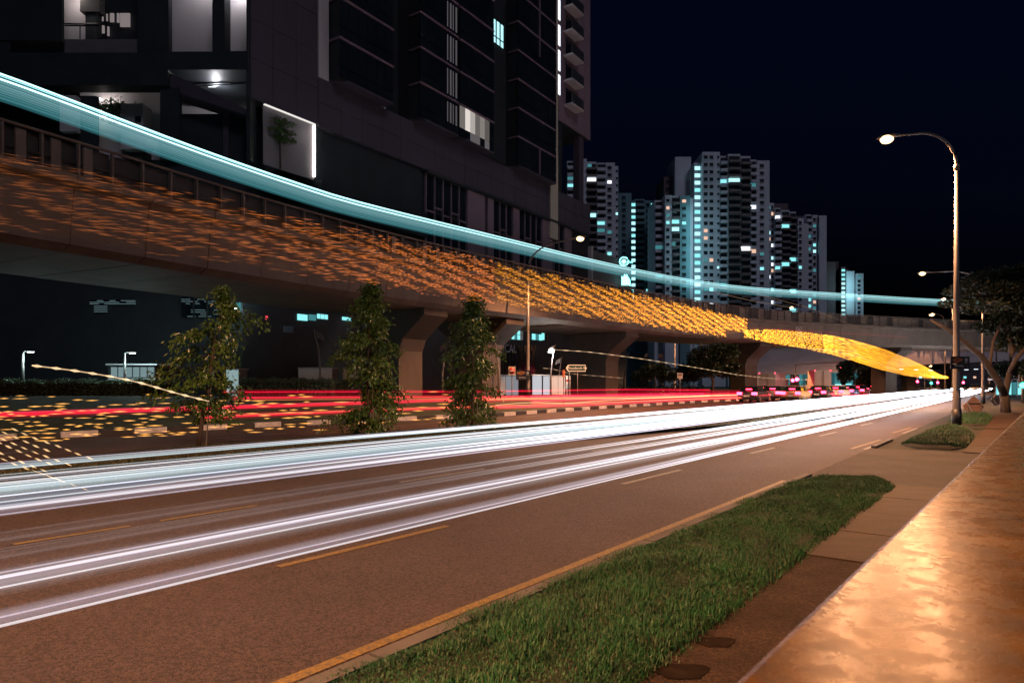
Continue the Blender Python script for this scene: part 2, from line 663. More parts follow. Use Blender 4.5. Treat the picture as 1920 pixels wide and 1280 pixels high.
# kerb stones of the near side
for i in range(30):
    u0 = -6 + i * 1.0
    if 13.6 < u0 < 20.9:
        continue
    m = MB()
    m.box(UV(u0 + .49, KERB_V - .06, 0.06), (0.97, 0.13, 0.14), rz=pi / 2 - TH)
    m.build("kerb_stone", concrete_d, footpath)
# dark oily stains on the footpath (their own shape)
for px, py, r in ((1340, 1203, 0.16), (1275, 1258, 0.2)):
    c = G(px, py, .087)
    m = MB()
    pts = [(c.x + r * (1 + .25 * sin(3 * k)) * cos(k) * 0.9, c.y + r * (1 + .2 * cos(2 * k)) * sin(k) * .7, .0905) for k in [i * pi / 9 for i in range(18)]]
    m.add(pts, [tuple(range(18))])
    m.build("oil_stain", stain_m, footpath)


# grass verges
def verge(name, label, outline_uv, height, count, hmin, hmax, seedv):
    us = [p[0] for p in outline_uv]
    vv = [p[1] for p in outline_uv]
    u0, u1, v0, v1 = min(us), max(us), min(vv), max(vv)
    poly = np.array(outline_uv)

    def inside(x, y):
        res = np.zeros(len(x), bool)
        j = len(poly) - 1
        for i in range(len(poly)):
            xi, yi = poly[i]
            xj, yj = poly[j]
            cnd = ((yi > y) != (yj > y)) & (x < (xj - xi) * (y - yi) / (yj - yi + 1e-12) + xi)
            res ^= cnd
            j = i
        return res
    # mound
    m = MB()
    n = len(outline_uv)
    cu, cv = sum(us) / n, sum(vv) / n
    rings = [(1.0, 0.03), (0.97, 0.09), (0.8, 0.09 + height * .7), (0.5, 0.09 + height), (0.15, .09 + height)]
    vs_ = []
    for k, z in rings:
        for (u, v) in outline_uv:
            vs_.append(UV(cu + (u - cu) * (k if k < .9 else k), cv + (v - cv) * k, z))
    fs = []
    for r in range(len(rings) - 1):
        for i in range(n):
            fs.append((r * n + i, r * n + (i + 1) % n, (r + 1) * n + (i + 1) % n, (r + 1) * n + i))
    fs.append(tuple((len(rings) - 1) * n + i for i in range(n)))
    m.add(vs_, fs)
    m.build(name + "_soil", soil_m)["kind"] = "structure"
    # blades, denser near the camera
    k = int(count * 2.2)
    uu = u0 + (u1 - u0) * nrg.random(k) ** 1.35
    v_ = v0 + (v1 - v0) * nrg.random(k)
    ok = inside(uu + nrg.normal(0, .06, k), v_ + nrg.normal(0, .035, k))
    uu, v_ = uu[ok][:count], v_[ok][:count]
    n = len(uu)
    edge = np.minimum(np.abs(v_ - v0), np.abs(v1 - v_))
    z = 0.085 + height * np.clip(edge / 0.35, 0, 1)
    clump = 0.5 + 0.5 * np.sin(uu * 3.1 + 1.7 * np.sin(v_ * 4.0)) * np.cos(v_ * 5.3 + 1.1 * np.sin(uu * 2.1))
    L = (hmin + (hmax - hmin) * nrg.random(n) ** 1.6) * (0.45 + 1.0 * clump)
    L = np.maximum(L, .03)
    ang = nrg.random(n) * 2 * pi
    lean = 0.25 + 0.75 * nrg.random(n)
    Dn, Nn = np.array(D), np.array(N)
    base = uu[:, None] * Dn + v_[:, None] * Nn
    base[:, 2] = z - 0.01
    dirx = np.stack([np.cos(ang), np.sin(ang), np.zeros(n)], 1)
    side = np.stack([-np.sin(ang), np.cos(ang), np.zeros(n)], 1)
    wd = (0.0018 + 0.0024 * nrg.random(n))[:, None]
    mid = base + dirx * (L * lean * .35)[:, None]
    mid[:, 2] += L * .62
    tip = base + dirx * (L * lean * .95)[:, None]
    tip[:, 2] += L * (1.05 - .35 * lean)
    vtx = np.stack([base - side * wd, base + side * wd, mid + side * wd * .8, mid - side * wd * .8, tip], 1).reshape(-1, 3)
    i5 = np.arange(n)[:, None] * 5
    tri = np.concatenate([i5 + [0, 1, 2], i5 + [0, 2, 3], i5 + [3, 2, 4]], 1).reshape(-1, 3)
    dry = (nrg.random(n) < 0.14)
    t3 = tri.reshape(n, 3, 3)
    o = np_obj(name, vtx, t3.reshape(-1, 3), grass_m)
    o.data.materials.append(grass2_m)
    o.data.polygons.foreach_set("material_index", np.repeat(dry.astype(np.int32), 3))
    tag(o, label, "grass", kind="stuff")
    return o


verge("grass_verge", "long strip of green grass between the yellow kerb line and the footpath",
      [(-2.5, 1.9), (5, 1.86), (9, 1.84), (12, 1.8), (13.1, 1.78), (13.7, 1.95), (14.2, 2.25), (14.1, 2.6), (13.6, 3.05), (12.5, 3.3), (10, 3.38), (5, 3.4), (-2.5, 3.42)],
      0.05, 230000, 0.04, 0.085, 1)
verge("grass_verge", "small rounded grass patch around the foot of the tall street lamp",
      [(21.6, 1.6), (22.4, 1.35), (25, 1.3), (28, 1.45), (30.6, 1.9), (31.5, 2.4), (30, 2.8), (26, 2.9), (22.6, 2.9), (21.5, 2.4)],
      0.12, 26000, 0.06, 0.12, 2)
verge("grass_verge", "short grass patch under the temporary diamond sign frame",
      [(33.5, 1.7), (35, 1.3), (39, 1.3), (44, 1.5), (46, 2.2), (44, 2.8), (36, 2.8), (33.6, 2.4)],
      0.1, 8000, 0.08, 0.16, 3)

# median strip
MED_NEAR = [(-300, 975), (0, 938), (320, 893), (640, 852), (1027, 824), (1200, 809), (1400, 793), (1550, 782)]
MED_FAR = [(1550, 773), (1400, 780), (1200, 790), (885, 804), (690, 815), (375, 838), (0, 880), (-300, 905)]
med = [G(*p) for p in MED_NEAR + MED_FAR]
m = MB()
m.prism([(p.x, p.y) for p in med], -0.01, 0.13)
median = struct(m.build("median_strip", soil_m))
# grass tufts on the median
k = 42000
pts = []
while len(pts) < k:
    px = rnd.uniform(-150, 1500)
    a0 = lerp_list(px, MED_NEAR)
    a1 = lerp_list(px, [(p[0], p[1]) for p in reversed(MED_FAR)])
    py = a1 + (a0 - a1) * rnd.uniform(.03, .985)
    q = G(px, py, .13)
    pts.append((q.x, q.y, .13 + 0.1 * sin(pi * (py - a1) / (a0 - a1))))
pts = np.array(pts)
vtx, tri = leaf_cloud(pts, np.tile([0, 0, 1.0], (k, 1)), 0.085, 0.014, 0.6)
o = np_obj("median_grass", vtx, tri, grass2_m)
tag(o, "dark scrubby grass covering the median under the three young trees", "grass", kind="stuff")
m = MB()
seq = []
for i in range(25):
    px = -200 + i * 75
    a0 = lerp_list(px, MED_NEAR)
    a1 = lerp_list(px, [(p[0], p[1]) for p in reversed(MED_FAR)])
    seq.append((px, a0, a1))
for (pa, na, fa), (pb, nb, fb) in zip(seq, seq[1:]):
    def q(px, n_, f_, k_, z):
        p_ = G(px, f_ + (n_ - f_) * k_, .13)
        return (p_.x, p_.y, z)
    for k0, z0, k1, z1 in ((.04, .125, .3, .20), (.3, .2, .65, .21), (.65, .21, .95, .125)):
        m.add([q(pa, na, fa, k0, z0), q(pa, na, fa, k1, z1), q(pb, nb, fb, k1, z1), q(pb, nb, fb, k0, z0)], [(0, 1, 2, 3)])
m.build("planting_soil", soil_m, median)


def kerb_run(pixels, parent, spacing, hgt, wdt, every=2, z=0.0, start=0):
    pts = [G(*p) for p in pixels]
    seg = []
    L = [0]
    for a_, b_ in zip(pts, pts[1:]):
        L.append(L[-1] + (b_ - a_).length)
    s = start
    i = 0
    mw = MB().box((0, 0, 0), (spacing * .97, wdt, hgt)).mesh("kerb_block", kerb_white)
    mk = MB().box((0, 0, 0), (spacing * .97, wdt, hgt)).mesh("kerb_block", kerb_black)
    while s < L[-1] - spacing:
        c = s + spacing / 2
        j = max(k_ for k_ in range(len(L) - 1) if L[k_] <= c)
        t = (c - L[j]) / (L[j + 1] - L[j])
        p_ = pts[j].lerp(pts[j + 1], t)
        d_ = pts[j + 1] - pts[j]
        inst(mw if i % 2 else mk, "kerb_block", parent, (p_.x, p_.y, z + hgt / 2), math.atan2(d_.y, d_.x))
        s += spacing
        i += 1


kerb_run([(-60, 944)] + MED_NEAR[1:], median, 1.1, 0.17, 0.16)
KERB_FAR = [(-300, 850), (0, 826), (500, 800), (940, 780), (1100, 768), (1300, 755), (1500, 746), (1650, 741)]
# bank rising behind the far kerb
cols = []
for i in range(34):
    px = -300 + i * 60
    pk = lerp_list(px, KERB_FAR)
    k0 = G(px, pk)
    r1Y = k0.y + 9
    top_py = 742
    row = [Vector((k0.x, k0.y, .12)), P(px, 0, k0.y + 1.2), P(px, top_py, r1Y), P(px, top_py, max(r1Y + 2, 64)), P(px, 0, max(r1Y + 20, 100)), P(px, 0, max(r1Y + 70, 260))]
    row[1].z = .17
    row[2].z = max(row[2].z, .15)
    row[3].z = max(row[3].z, .1)
    row[4].z = 0.02
    row[5].z = 0.01
    cols.append(row)
m = MB()
nr = len(cols[0])
m.add([p for r in cols for p in r], [(i * nr + j, (i + 1) * nr + j, (i + 1) * nr + j + 1, i * nr + j + 1) for i in range(len(cols) - 1) for j in range(nr - 1)])
bank = struct(m.build("grass_bank", mat("bank turf", (0.028, 0.042, 0.018), 0.9, var=0.5, scale=0.6, bump=0.8, bscale=10)))
kerb_run(KERB_FAR, bank, 1.15, 0.2, 0.2)


def bank_z(p):
    return max(0.1, min(CAM_H - 27 * p.y / F, 1.3))


# near wall with its flat coping
wdir = Vector((sin(math.radians(38.6)), cos(math.radians(38.6)), 0))
wn = Vector((wdir.y, -wdir.x, 0))
wall_m = mat("weathered coping", (0.085, 0.044, 0.010), 0.42, var=0.35, scale=7.0, bump=0.09, bscale=240, spec=0.2, var2=(0.022, 0.010, 0.004))
wall_m.node_tree.nodes['Principled BSDF'].inputs['Specular Tint'].default_value = (1.0, 0.97, 0.85, 1)
_b = wall_m.node_tree.nodes["Principled BSDF"]
_n = wall_m.node_tree.nodes.new("ShaderNodeTexNoise")
_n.inputs["Scale"].default_value = 14.0
_n.inputs["Detail"].default_value = 9
_n.inputs["Roughness"].default_value = 0.7
_gg = [n for n in wall_m.node_tree.nodes if n.type == 'NEW_GEOMETRY'][0]
wall_m.node_tree.links.new(_gg.outputs["Position"], _n.inputs["Vector"])
_r = wall_m.node_tree.nodes.new("ShaderNodeMapRange")
_r.inputs[1].default_value = 0.35
_r.inputs[2].default_value = 0.68
_r.inputs[3].default_value = 0.36
_r.inputs[4].default_value = 0.17
wall_m.node_tree.links.new(_n.outputs["Fac"], _r.inputs[0])
wall_m.node_tree.links.new(_r.outputs[0], _b.inputs["Roughness"])
wallt = thing("parapet_wall", "low weathered wall with a broad golden coping at the right edge", "wall", (0.32, 1.02, 0))
e0 = Vector((0.32, 1.02, 0)) - wdir * 2.5
e1 = Vector((0.32, 1.02, 0)) + wdir * 27
TOP = 1.45
def wpt(base, off, z):
    p_ = base + wn * off
    return (p_.x, p_.y, z)
prof = [(0.0, TOP - .12), (0.0, TOP - .018), (0.004, TOP - .010), (0.02, TOP), (0.62, TOP), (0.638, TOP - .018), (0.64, TOP - .12)]
m = MB()
vs_ = [wpt(e0, a_, b_) for a_, b_ in prof] + [wpt(e1, a_, b_) for a_, b_ in prof]
n = len(prof)
m.add(vs_, [(i, (i + 1) % n, n + (i + 1) % n, n + i) for i in range(n)] + [tuple(range(n)), tuple(range(2 * n - 1, n - 1, -1))])
m.build("coping", wall_m, wallt)
m = MB()
m.hexa([wpt(e0, .04, .0), wpt(e1, .04, .0), wpt(e1, .6, .0), wpt(e0, .6, .0), wpt(e0, .04, TOP - .122), wpt(e1, .04, TOP - .122), wpt(e1, .6, TOP - .122), wpt(e0, .6, TOP - .122)])
m.build("wall_body", concrete_d, wallt)

# ================================================================== STREET LAMPS
def street_lamp(label, base, rz, height, reach, energy, rb=0.13, col=SODIUM, size=1.0, band=True, cone=148, cone_tilt=0.16):
    t = thing("street_lamp", label, "street lamp", base, rz, "sodium street lamps along the road", local=True)
    hp = height - 1.75
    m = MB()
    zs = [0, 0.05, 1.5, 1.52, hp * .5, hp]
    rs = [rb * 1.25, rb * 1.2, rb * 1.12, rb, rb * .78, rb * .55]
    m.tube([(0, 0, z) for z in zs], rs, 12)
    pole = m.build("pole", steel, t, True)
    if band:
        m = MB()
        m.tube([(0, 0, 0.03), (0, 0, 0.8)], rb * 1.34, 12)
        m.build("base_sleeve", black_m, pole, True)
    m = MB()
    m.tube([(0, 0, hp - .12), (0, 0, hp + .08)], rb * .85, 10)
    m.build("collar", steel, pole, True)
    m = MB()
    pts = []
    for i in range(13):
        a_ = pi / 2 * i / 12
        k = reach * 0.62
        pts.append((k * (1 - cos(a_)), 0, hp + 1.6 * sin(a_)))
    pts.append((reach - .35, 0, hp + 1.66))
    m.tube(pts, [rb * .5 - rb * .16 * i / 13 for i in range(14)], 8)
    m.build("arm", steel, t, True)
    m = MB()
    x0, z0 = reach - .42, hp + 1.66
    s = size
    m.tube([(x0, 0, z0), (x0 + .12, 0, z0 + .02), (x0 + .3, 0, z0 + .05), (x0 + .75 * s, 0, z0 + .06), (x0 + .95 * s, 0, z0 + .03)], [.05, .09, .15 * s, .16 * s, .06], 10, flat=.6)
    head = m.build("luminaire", steel, t, True)
    m = MB()
    m.ball((x0 + .55 * s, 0, z0 - .07), .26 * s, 7, .66)
    m.build("lamp_glass", lamp_e, head, True)
    if energy:
        lamp_light("lamp_light", t, (x0 + .55 * s, 0, z0 - .32 * s), energy, col, tilt=-cone_tilt, angle=cone)
    return t


RZN = math.atan2(N.y, N.x)
E0 = 22000
street_lamp("street lamp standing next to the photographer's place by the wall", UV(-4.5, 2.0), RZN, 12.0, 2.4, E0 * .85)
street_lamp("tallest swan-neck street lamp carrying a station sign near the wall", UV(32, 2.2), RZN, 12.1, 2.3, E0, cone=158, cone_tilt=0.0)
street_lamp("second swan-neck street lamp on the wall side, behind the diamond sign", G(1843, 758), RZN, 11.4, 4.2, E0)
street_lamp("street lamp beside the leaning tree trunk under the flyover edge", P(1868, 738, 104) - UP * (P(1868, 738, 104).z), RZN, 11.4, 4.2, E0)
b_ = P(990, 715, 48)
b_.z = 0.75
street_lamp("swan-neck street lamp on the far kerb beside the third young tree", b_, RZN + pi, 10.8, 4.15, E0 * .55)
b_ = P(1265, 715, 98)
b_.z = 0.2
street_lamp("slim street lamp glowing in front of the viaduct fascia", b_, RZN + pi, 10.7, 4.7, E0 * .8, band=False)
for px, py, ppx, Y, lab in ((1408, 652, 1395, 165, "left one of two small distant lamps under the viaduct"), (1445, 655, 1440, 170, "right one of two small distant lamps under the viaduct"),
                            (1755, 588, 1772, 112, "distant lamp glowing just above the viaduct railing"), (1776, 559, 1786, 126, "small distant lamp in front of the teal train streak"),
                            (1740, 685, 1733, 190, "distant lamp left of the station sign below the flyover"), (1847, 683, 1855, 190, "distant lamp right of the station sign below the flyover"),
                            (1490, 575, 1497, 150, "tiny lamp just above the viaduct railing near the towers")):
    h_ = CAM_H + (HY - py) * Y / F
    b_ = P(ppx, 715, Y)
    b_.z = 0
    street_lamp(lab, b_, 0 if px > ppx else pi, h_, abs(px - ppx) * Y / F + .3, E0 * .5 if Y < 120 else 6000, band=False, size=1.5)

# ================================================================== VIADUCT
VH = 10.5
rail_px = [(0, 225), (200, 283), (400, 345), (600, 403), (800, 455), (1000, 500), (1200, 545), (1400, 578), (1600, 590), (1780, 600)]
ctrl = []
for px, py in rail_px:
    p_ = P(px, py, (VH - CAM_H) * F / (HY - py))
    ctrl.append((p_.x, p_.y))
ctrl = [(-27, 1), (-22.5, 11)] + ctrl + [(82, 101), (112, 108), (160, 118)]


def catmull(c, n=10):
    out = []
    c = [np.array(p) for p in c]
    for i in range(1, len(c) - 2):
        for k in range(n):
            t = k / n
            p0, p1, p2, p3 = c[i - 1], c[i], c[i + 1], c[i + 2]
            out.append(0.5 * ((2 * p1) + (-p0 + p2) * t + (2 * p0 - 5 * p1 + 4 * p2 - p3) * t * t + (-p0 + 3 * p1 - 3 * p2 + p3) * t ** 3))
    out.append(c[-2])
    return np.array(out)


vp = catmull([ctrl[0]] + ctrl + [ctrl[-1]])
# smooth the sampled path
for _ in range(30):
    vp[1:-1] = (vp[:-2] + 2 * vp[1:-1] + vp[2:]) / 4
vl = np.concatenate([[0], np.cumsum(np.linalg.norm(np.diff(vp, axis=0), axis=1))])
VLEN = vl[-1]


def vpos(s, off=0.0, z=0.0):
    s = min(max(s, 0), VLEN)
    x, y = np.interp(s, vl, vp[:, 0]), np.interp(s, vl, vp[:, 1])
    s0, s1 = max(s - .7, 0), min(s + .7, VLEN)
    tx, ty = np.interp(s1, vl, vp[:, 0]) - np.interp(s0, vl, vp[:, 0]), np.interp(s1, vl, vp[:, 1]) - np.interp(s0, vl, vp[:, 1])
    l = math.hypot(tx, ty)
    return Vector((x - ty / l * off, y + tx / l * off, z))


def vang(s):
    a_, b_ = vpos(s - .5), vpos(s + .5)
    return math.atan2(b_.y - a_.y, b_.x - a_.x)


def vs_at_px(px, off=0.0):
    best = min((abs(CX + F * vpos(s, off).x / max(vpos(s, off).y, .1) - px), s) for s in np.arange(12, VLEN - 5, .5))
    return best[1]


via = thing("railway_viaduct", "curved concrete railway viaduct sweeping across the picture above the road", "viaduct", vpos(20))
PROF = [(-.22, 9.28), (-.22, 8.98), (.02, 8.9), (.10, 8.4), (.30, 6.85), (.75, 6.6), (8.2, 6.6), (8.7, 6.85), (8.9, 8.9), (9.1, 8.98), (9.1, 9.28)]
SEG = 2.9
npf = len(PROF)
for i in range(int(VLEN / SEG)):
    s0, s1 = i * SEG, (i + 1) * SEG - .035
    dz = rnd.uniform(-.006, .006)
    do = rnd.uniform(-.01, .01)
    m = MB()
    vs_ = [vpos(s0, a_ + do, b_ + dz) for a_, b_ in PROF] + [vpos(s1, a_ + do, b_ + dz) for a_, b_ in PROF]
    m.add(vs_, [(j, (j + 1) % npf, npf + (j + 1) % npf, npf + j) for j in range(npf)] + [tuple(range(npf - 1, -1, -1)), tuple(range(npf, 2 * npf))])
    m.build("girder_segment", concrete, via)
m = MB()
for i in range(int(VLEN / 2)):
    pr = [(.5, 8.7), (.6, 7.0), (8.1, 7.0), (8.4, 8.7)]
    vs_ = [vpos(i * 2, a_, b_) for a_, b_ in pr] + [vpos(i * 2 + 2, a_, b_) for a_, b_ in pr]
    m.add(vs_, [(j, (j + 1) % 4, 4 + (j + 1) % 4, 4 + j) for j in range(4)])
m.build("girder_core", concrete_d, via)
# barrier: rail, posts and panels with open bays
m = MB()
m.tube([vpos(s, -.05, VH) for s in np.arange(2, VLEN, 2.0)], .055, 8)
m.build("handrail", concrete, via, True)
m = MB()
m.tube([vpos(s, .02, 9.75) for s in np.arange(2, VLEN, 2.0)], .03, 6)
m.build("cable_pipe", panel_dark, via, True)
pm = MB().box((0, 0, 0), (.07, .16, 1.16)).mesh("barrier_post", concrete)
wm = MB().box((0, 0, 0), (.32, .1, 1.1)).mesh("barrier_fin", concrete)
bm_ = MB().box((0, 0, 0), (1.16, .05, 1.12)).mesh("barrier_panel", concrete)
bd_ = MB().box((0, 0, 0), (1.16, .05, 1.12)).mesh("barrier_panel", panel_dark)
s = 14.0
i = 0
while s < VLEN - 40:
    a_ = vang(s)
    far = s > vs_at_px(1180) if i == 0 else far_flag(s)
    if i == 0:
        S_FAR = vs_at_px(1180)
        far_flag = lambda q: q > S_FAR
        far = far_flag(s)
    inst(pm, "barrier_post", via, vpos(s, -.03, 9.86), a_)
    r_ = rnd.random()
    if far:
        inst(bm_ if r_ < .72 else bd_, "barrier_panel", via, vpos(s + .6, .03, 9.84), a_)
    else:
        inst(bd_, "barrier_panel", via, vpos(s + .6, .12, 9.84), a_)
        if r_ < .38:
            inst(wm, "barrier_fin", via, vpos(s + rnd.uniform(.3, .8), .0, 9.83), a_)
    s += 1.22
    i += 1
# back parapet
m = MB()
for s in np.arange(2, VLEN - 4, 4.0):
    q0, q1 = vpos(s, 8.85, 9.2), vpos(s + 4, 8.85, 9.2)
    r0, r1 = vpos(s, 9.0, 9.2), vpos(s + 4, 9.0, 9.2)
    m.hexa([q0, q1, r1, r0, q0 + UP * 1.1, q1 + UP * 1.1, r1 + UP * 1.1, r0 + UP * 1.1])
m.build("back_parapet", concrete, via)


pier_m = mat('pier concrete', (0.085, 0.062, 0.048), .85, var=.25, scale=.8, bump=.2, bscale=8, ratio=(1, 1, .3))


def pier(px, shift=0.0, wid=2.4):
    s = vs_at_px(px, 4.4)
    a_ = vang(s)
    ex = Vector((cos(a_), sin(a_), 0))
    ey = Vector((-sin(a_), cos(a_), 0))
    c = vpos(s, 4.4)
    prof = [(-wid / 2, -.3), (wid / 2, -.3), (wid / 2, 3.9), (wid / 2 + .35, 4.7), (3.5, 6.15), (3.5, 6.585), (-3.5, 6.585), (-3.5, 6.15), (-wid / 2 - .35, 4.7), (-wid / 2, 3.9)]
    m = MB()
    pts = [c + ey * o_ + UP * z_ - ex * 1.1 for o_, z_ in prof]
    m.slab(pts, ex, 2.2)
    return m.build("pier", pier_m, via)


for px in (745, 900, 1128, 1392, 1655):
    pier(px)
# square emblem with a ring on the fascia
se = vs_at_px(1497)
ae = vang(se)
nx = Vector((sin(ae), -cos(ae), 0))
cemb = vpos(se, -.02, 8.1)
m = MB()
m.box(cemb + nx * .06, (1.05, .04, 1.05), ae)
emb = m.build("emblem", mat("pale emblem paint", (0.42, 0.34, 0.30), .6, var=.15, scale=4), via)
m = MB()
ex = Vector((cos(ae), sin(ae), 0))
ring = [cemb + nx * .09 + ex * .42 * cos(k * pi / 12) + UP * .42 * sin(k * pi / 12) for k in range(25)]
m.tube(ring, .045, 6)
for dx, dz_, hh in ((-.16, .0, .3), (-.02, .0, .3), (.16, -.06, .18)):
    m.box(cemb + nx * .09 + ex * dx + UP * dz_, (.06, .03, hh), ae)
m.box(cemb + nx * .09 + ex * .06 + UP * -.12, (.26, .03, .06), ae)
m.build("emblem_ring", mat("emblem red", (0.10, 0.02, 0.02), .6, var=.1, scale=4), emb)

# ================================================================== ROAD FLYOVER BEHIND
fly = thing("road_flyover", "pale grey road flyover crossing behind the railway viaduct", "flyover", P(1700, 715, 130))
fpx = [(1380, 138, 652, 700), (1500, 134, 648, 702), (1640, 130, 640, 694), (1750, 130, 634, 682), (1850, 132, 630, 678), (1960, 136, 628, 676), (2080, 142, 626, 676)]
for i in range(len(fpx) - 1):
    m = MB()
    (xa, Ya, ta, ba), (xb, Yb, tb, bb) = fpx[i], fpx[i + 1]
    A, B, Cc, Dd = P(xa, ta, Ya), P(xb - .5, tb, Yb), P(xb - .5, bb, Yb), P(xa, ba, Ya)
    m.slab([A, B, Cc, Dd], (0, 1, 0), 11)
    m.build("deck_segment", fly_m, fly)
    m = MB()
    m.slab([P(xa, ta - 5, Ya - .3), P(xb - .5, tb - 5, Yb - .3), P(xb - .5, tb + 1, Yb - .3), P(xa, ta + 1, Ya - .3)], (0, 1, 0), .28)
    m.build("planter", concrete_d, fly)
    if xa >= 1640:
        c_, d_ = [], []
        for k in range(900):
            q = rnd.random()
            px = xa + (xb - xa) * q
            py = ta + (tb - ta) * q - 4 + rnd.gauss(0, 3.5) + (rnd.random() ** 3) * 9
            c_.append(P(px, py, Ya - .6 + rnd.uniform(-.3, .6)))
            d_.append((rnd.gauss(0, .6), rnd.gauss(0, .6), -.5))
        vtx, tri = leaf_cloud(c_, d_, .5, .3, .5)
        np_obj("trailing_shrub", vtx, tri, leaf2_m, fly)
for px, Y in ((1655, 137), (1705, 137), (1780, 140)):
    m = MB()
    m.box(P(px, 715, Y) * 1 + UP * (1.0), (2.2, 2.0, 7.6))
    m.build("column", concrete, fly)
m = MB()
m.slab([P(1405, 700, 134), P(1470, 700, 134), P(1470, 742, 134), P(1405, 742, 134)], (0, 1, 0), .5)
m.build("abutment_wall", fly_m, fly)

# lights under the flyover deck
for px, py in ((1690, 692), (1718, 693), (1745, 694), (1812, 693), (1830, 692), (1858, 694), (1880, 694)):
    c = P(px, py, 131)
    m = MB(); m.box(c, (.7, .2, .12)); m.build("soffit_lamp", cool_e, fly)
# low glass building behind the queue
gb = thing("glass_building", "low teal-lit glass building behind the waiting lorry", "building", P(1500, 742, 165))
m = MB()
A, B = P(1400, 742, 165), P(1612, 690, 165)
m.box(((A.x + B.x) / 2, 172, (B.z) / 2 - .2), (B.x - A.x, 13, B.z))
m.build("wall", hdb2_m, gb)
m = MB(); m.box(((A.x + B.x) / 2, 171, B.z + .2), (B.x - A.x + 2, 16, .5)); m.build("roof", fly_m, gb)
for i in range(18):
    x0 = A.x + (B.x - A.x) * i / 18
    m = MB(); m.box((x0 + .8, 165.3, B.z * .55), ((B.x - A.x) / 18 - .25, .2, B.z * .7))
    m.build("pane", (teald_e, glass_d, teald_e, emat("dim teal pane", (.1, .42, .48), .22))[(i * 7) % 4], gb)
bs = thing("bus_shelter", "teal-lit bus shelter beyond the trunk at the right edge", "bus shelter", P(1893, 744, 82))
for i in range(5):
    m = MB(); m.box(P(1872 + i * 10, 728, 82), (.5, .1, 1.5)); m.build("panel", (teal_e, teald_e, teal_e, teald_e, teal_e)[i], bs)
    m = MB(); a_ = P(1867 + i * 10, 744, 82); m.tube([Vector((a_.x, a_.y, 0)), Vector((a_.x, a_.y, 2.5))], .06, 6); m.build("post", steel, bs)
m = MB(); m.box(P(1892, 711, 82.4), (3.9, 1.8, .14)); m.build("roof", cabin_m, bs)
wd_ = thing("warehouse_row", "dark low building row closing the road far behind the junction", "building", P(1760, 738, 420))
for i in range(9):
    x0 = P(1560 + i * 60, 715, 420).x
    hh = 9 + 4 * ((i * 5) % 3)
    m = MB(); m.box((x0 + 9, 430, hh / 2), (19.4, 20, hh)); m.build("wall", hdb3_m, wd_)
    for j in range(3):
        m = MB(); m.box((x0 + 3 + j * 6, 419.9, 4.5), (1.6, .2, 1.2)); m.build("window", (teal_e, warm_e, hdb_win, cool_e)[(i * 3 + j) % 4], wd_)

# ================================================================== FAR HOUSING TOWERS
WC = {}


def win_mesh(w_, h_, mt, sill=None):
    key = (round(w_, 1), round(h_, 1), mt.name, sill.name if sill else "")
    if key not in WC:
        m = MB()
        m.box((0, -.04, 0), (w_, .1, h_))
        if sill:
            m.box((0, -.18, -h_ / 2 - .07), (w_ + .2, .36, .12), m=1)
            m.box((0, -.12, h_ / 2 + .06), (w_ + .14, .24, .1), m=1)
        WC[key] = m.mesh("window", [mt, sill] if sill else mt)
    return WC[key]


def ledge_mesh(w_, d_, h_, mt):
    key = ("L", round(w_, 1), round(d_, 1), round(h_, 1), mt.name)
    if key not in WC:
        WC[key] = MB().box((0, -d_ / 2, 0), (w_, d_, h_)).mesh("balcony", mt)
    return WC[key]


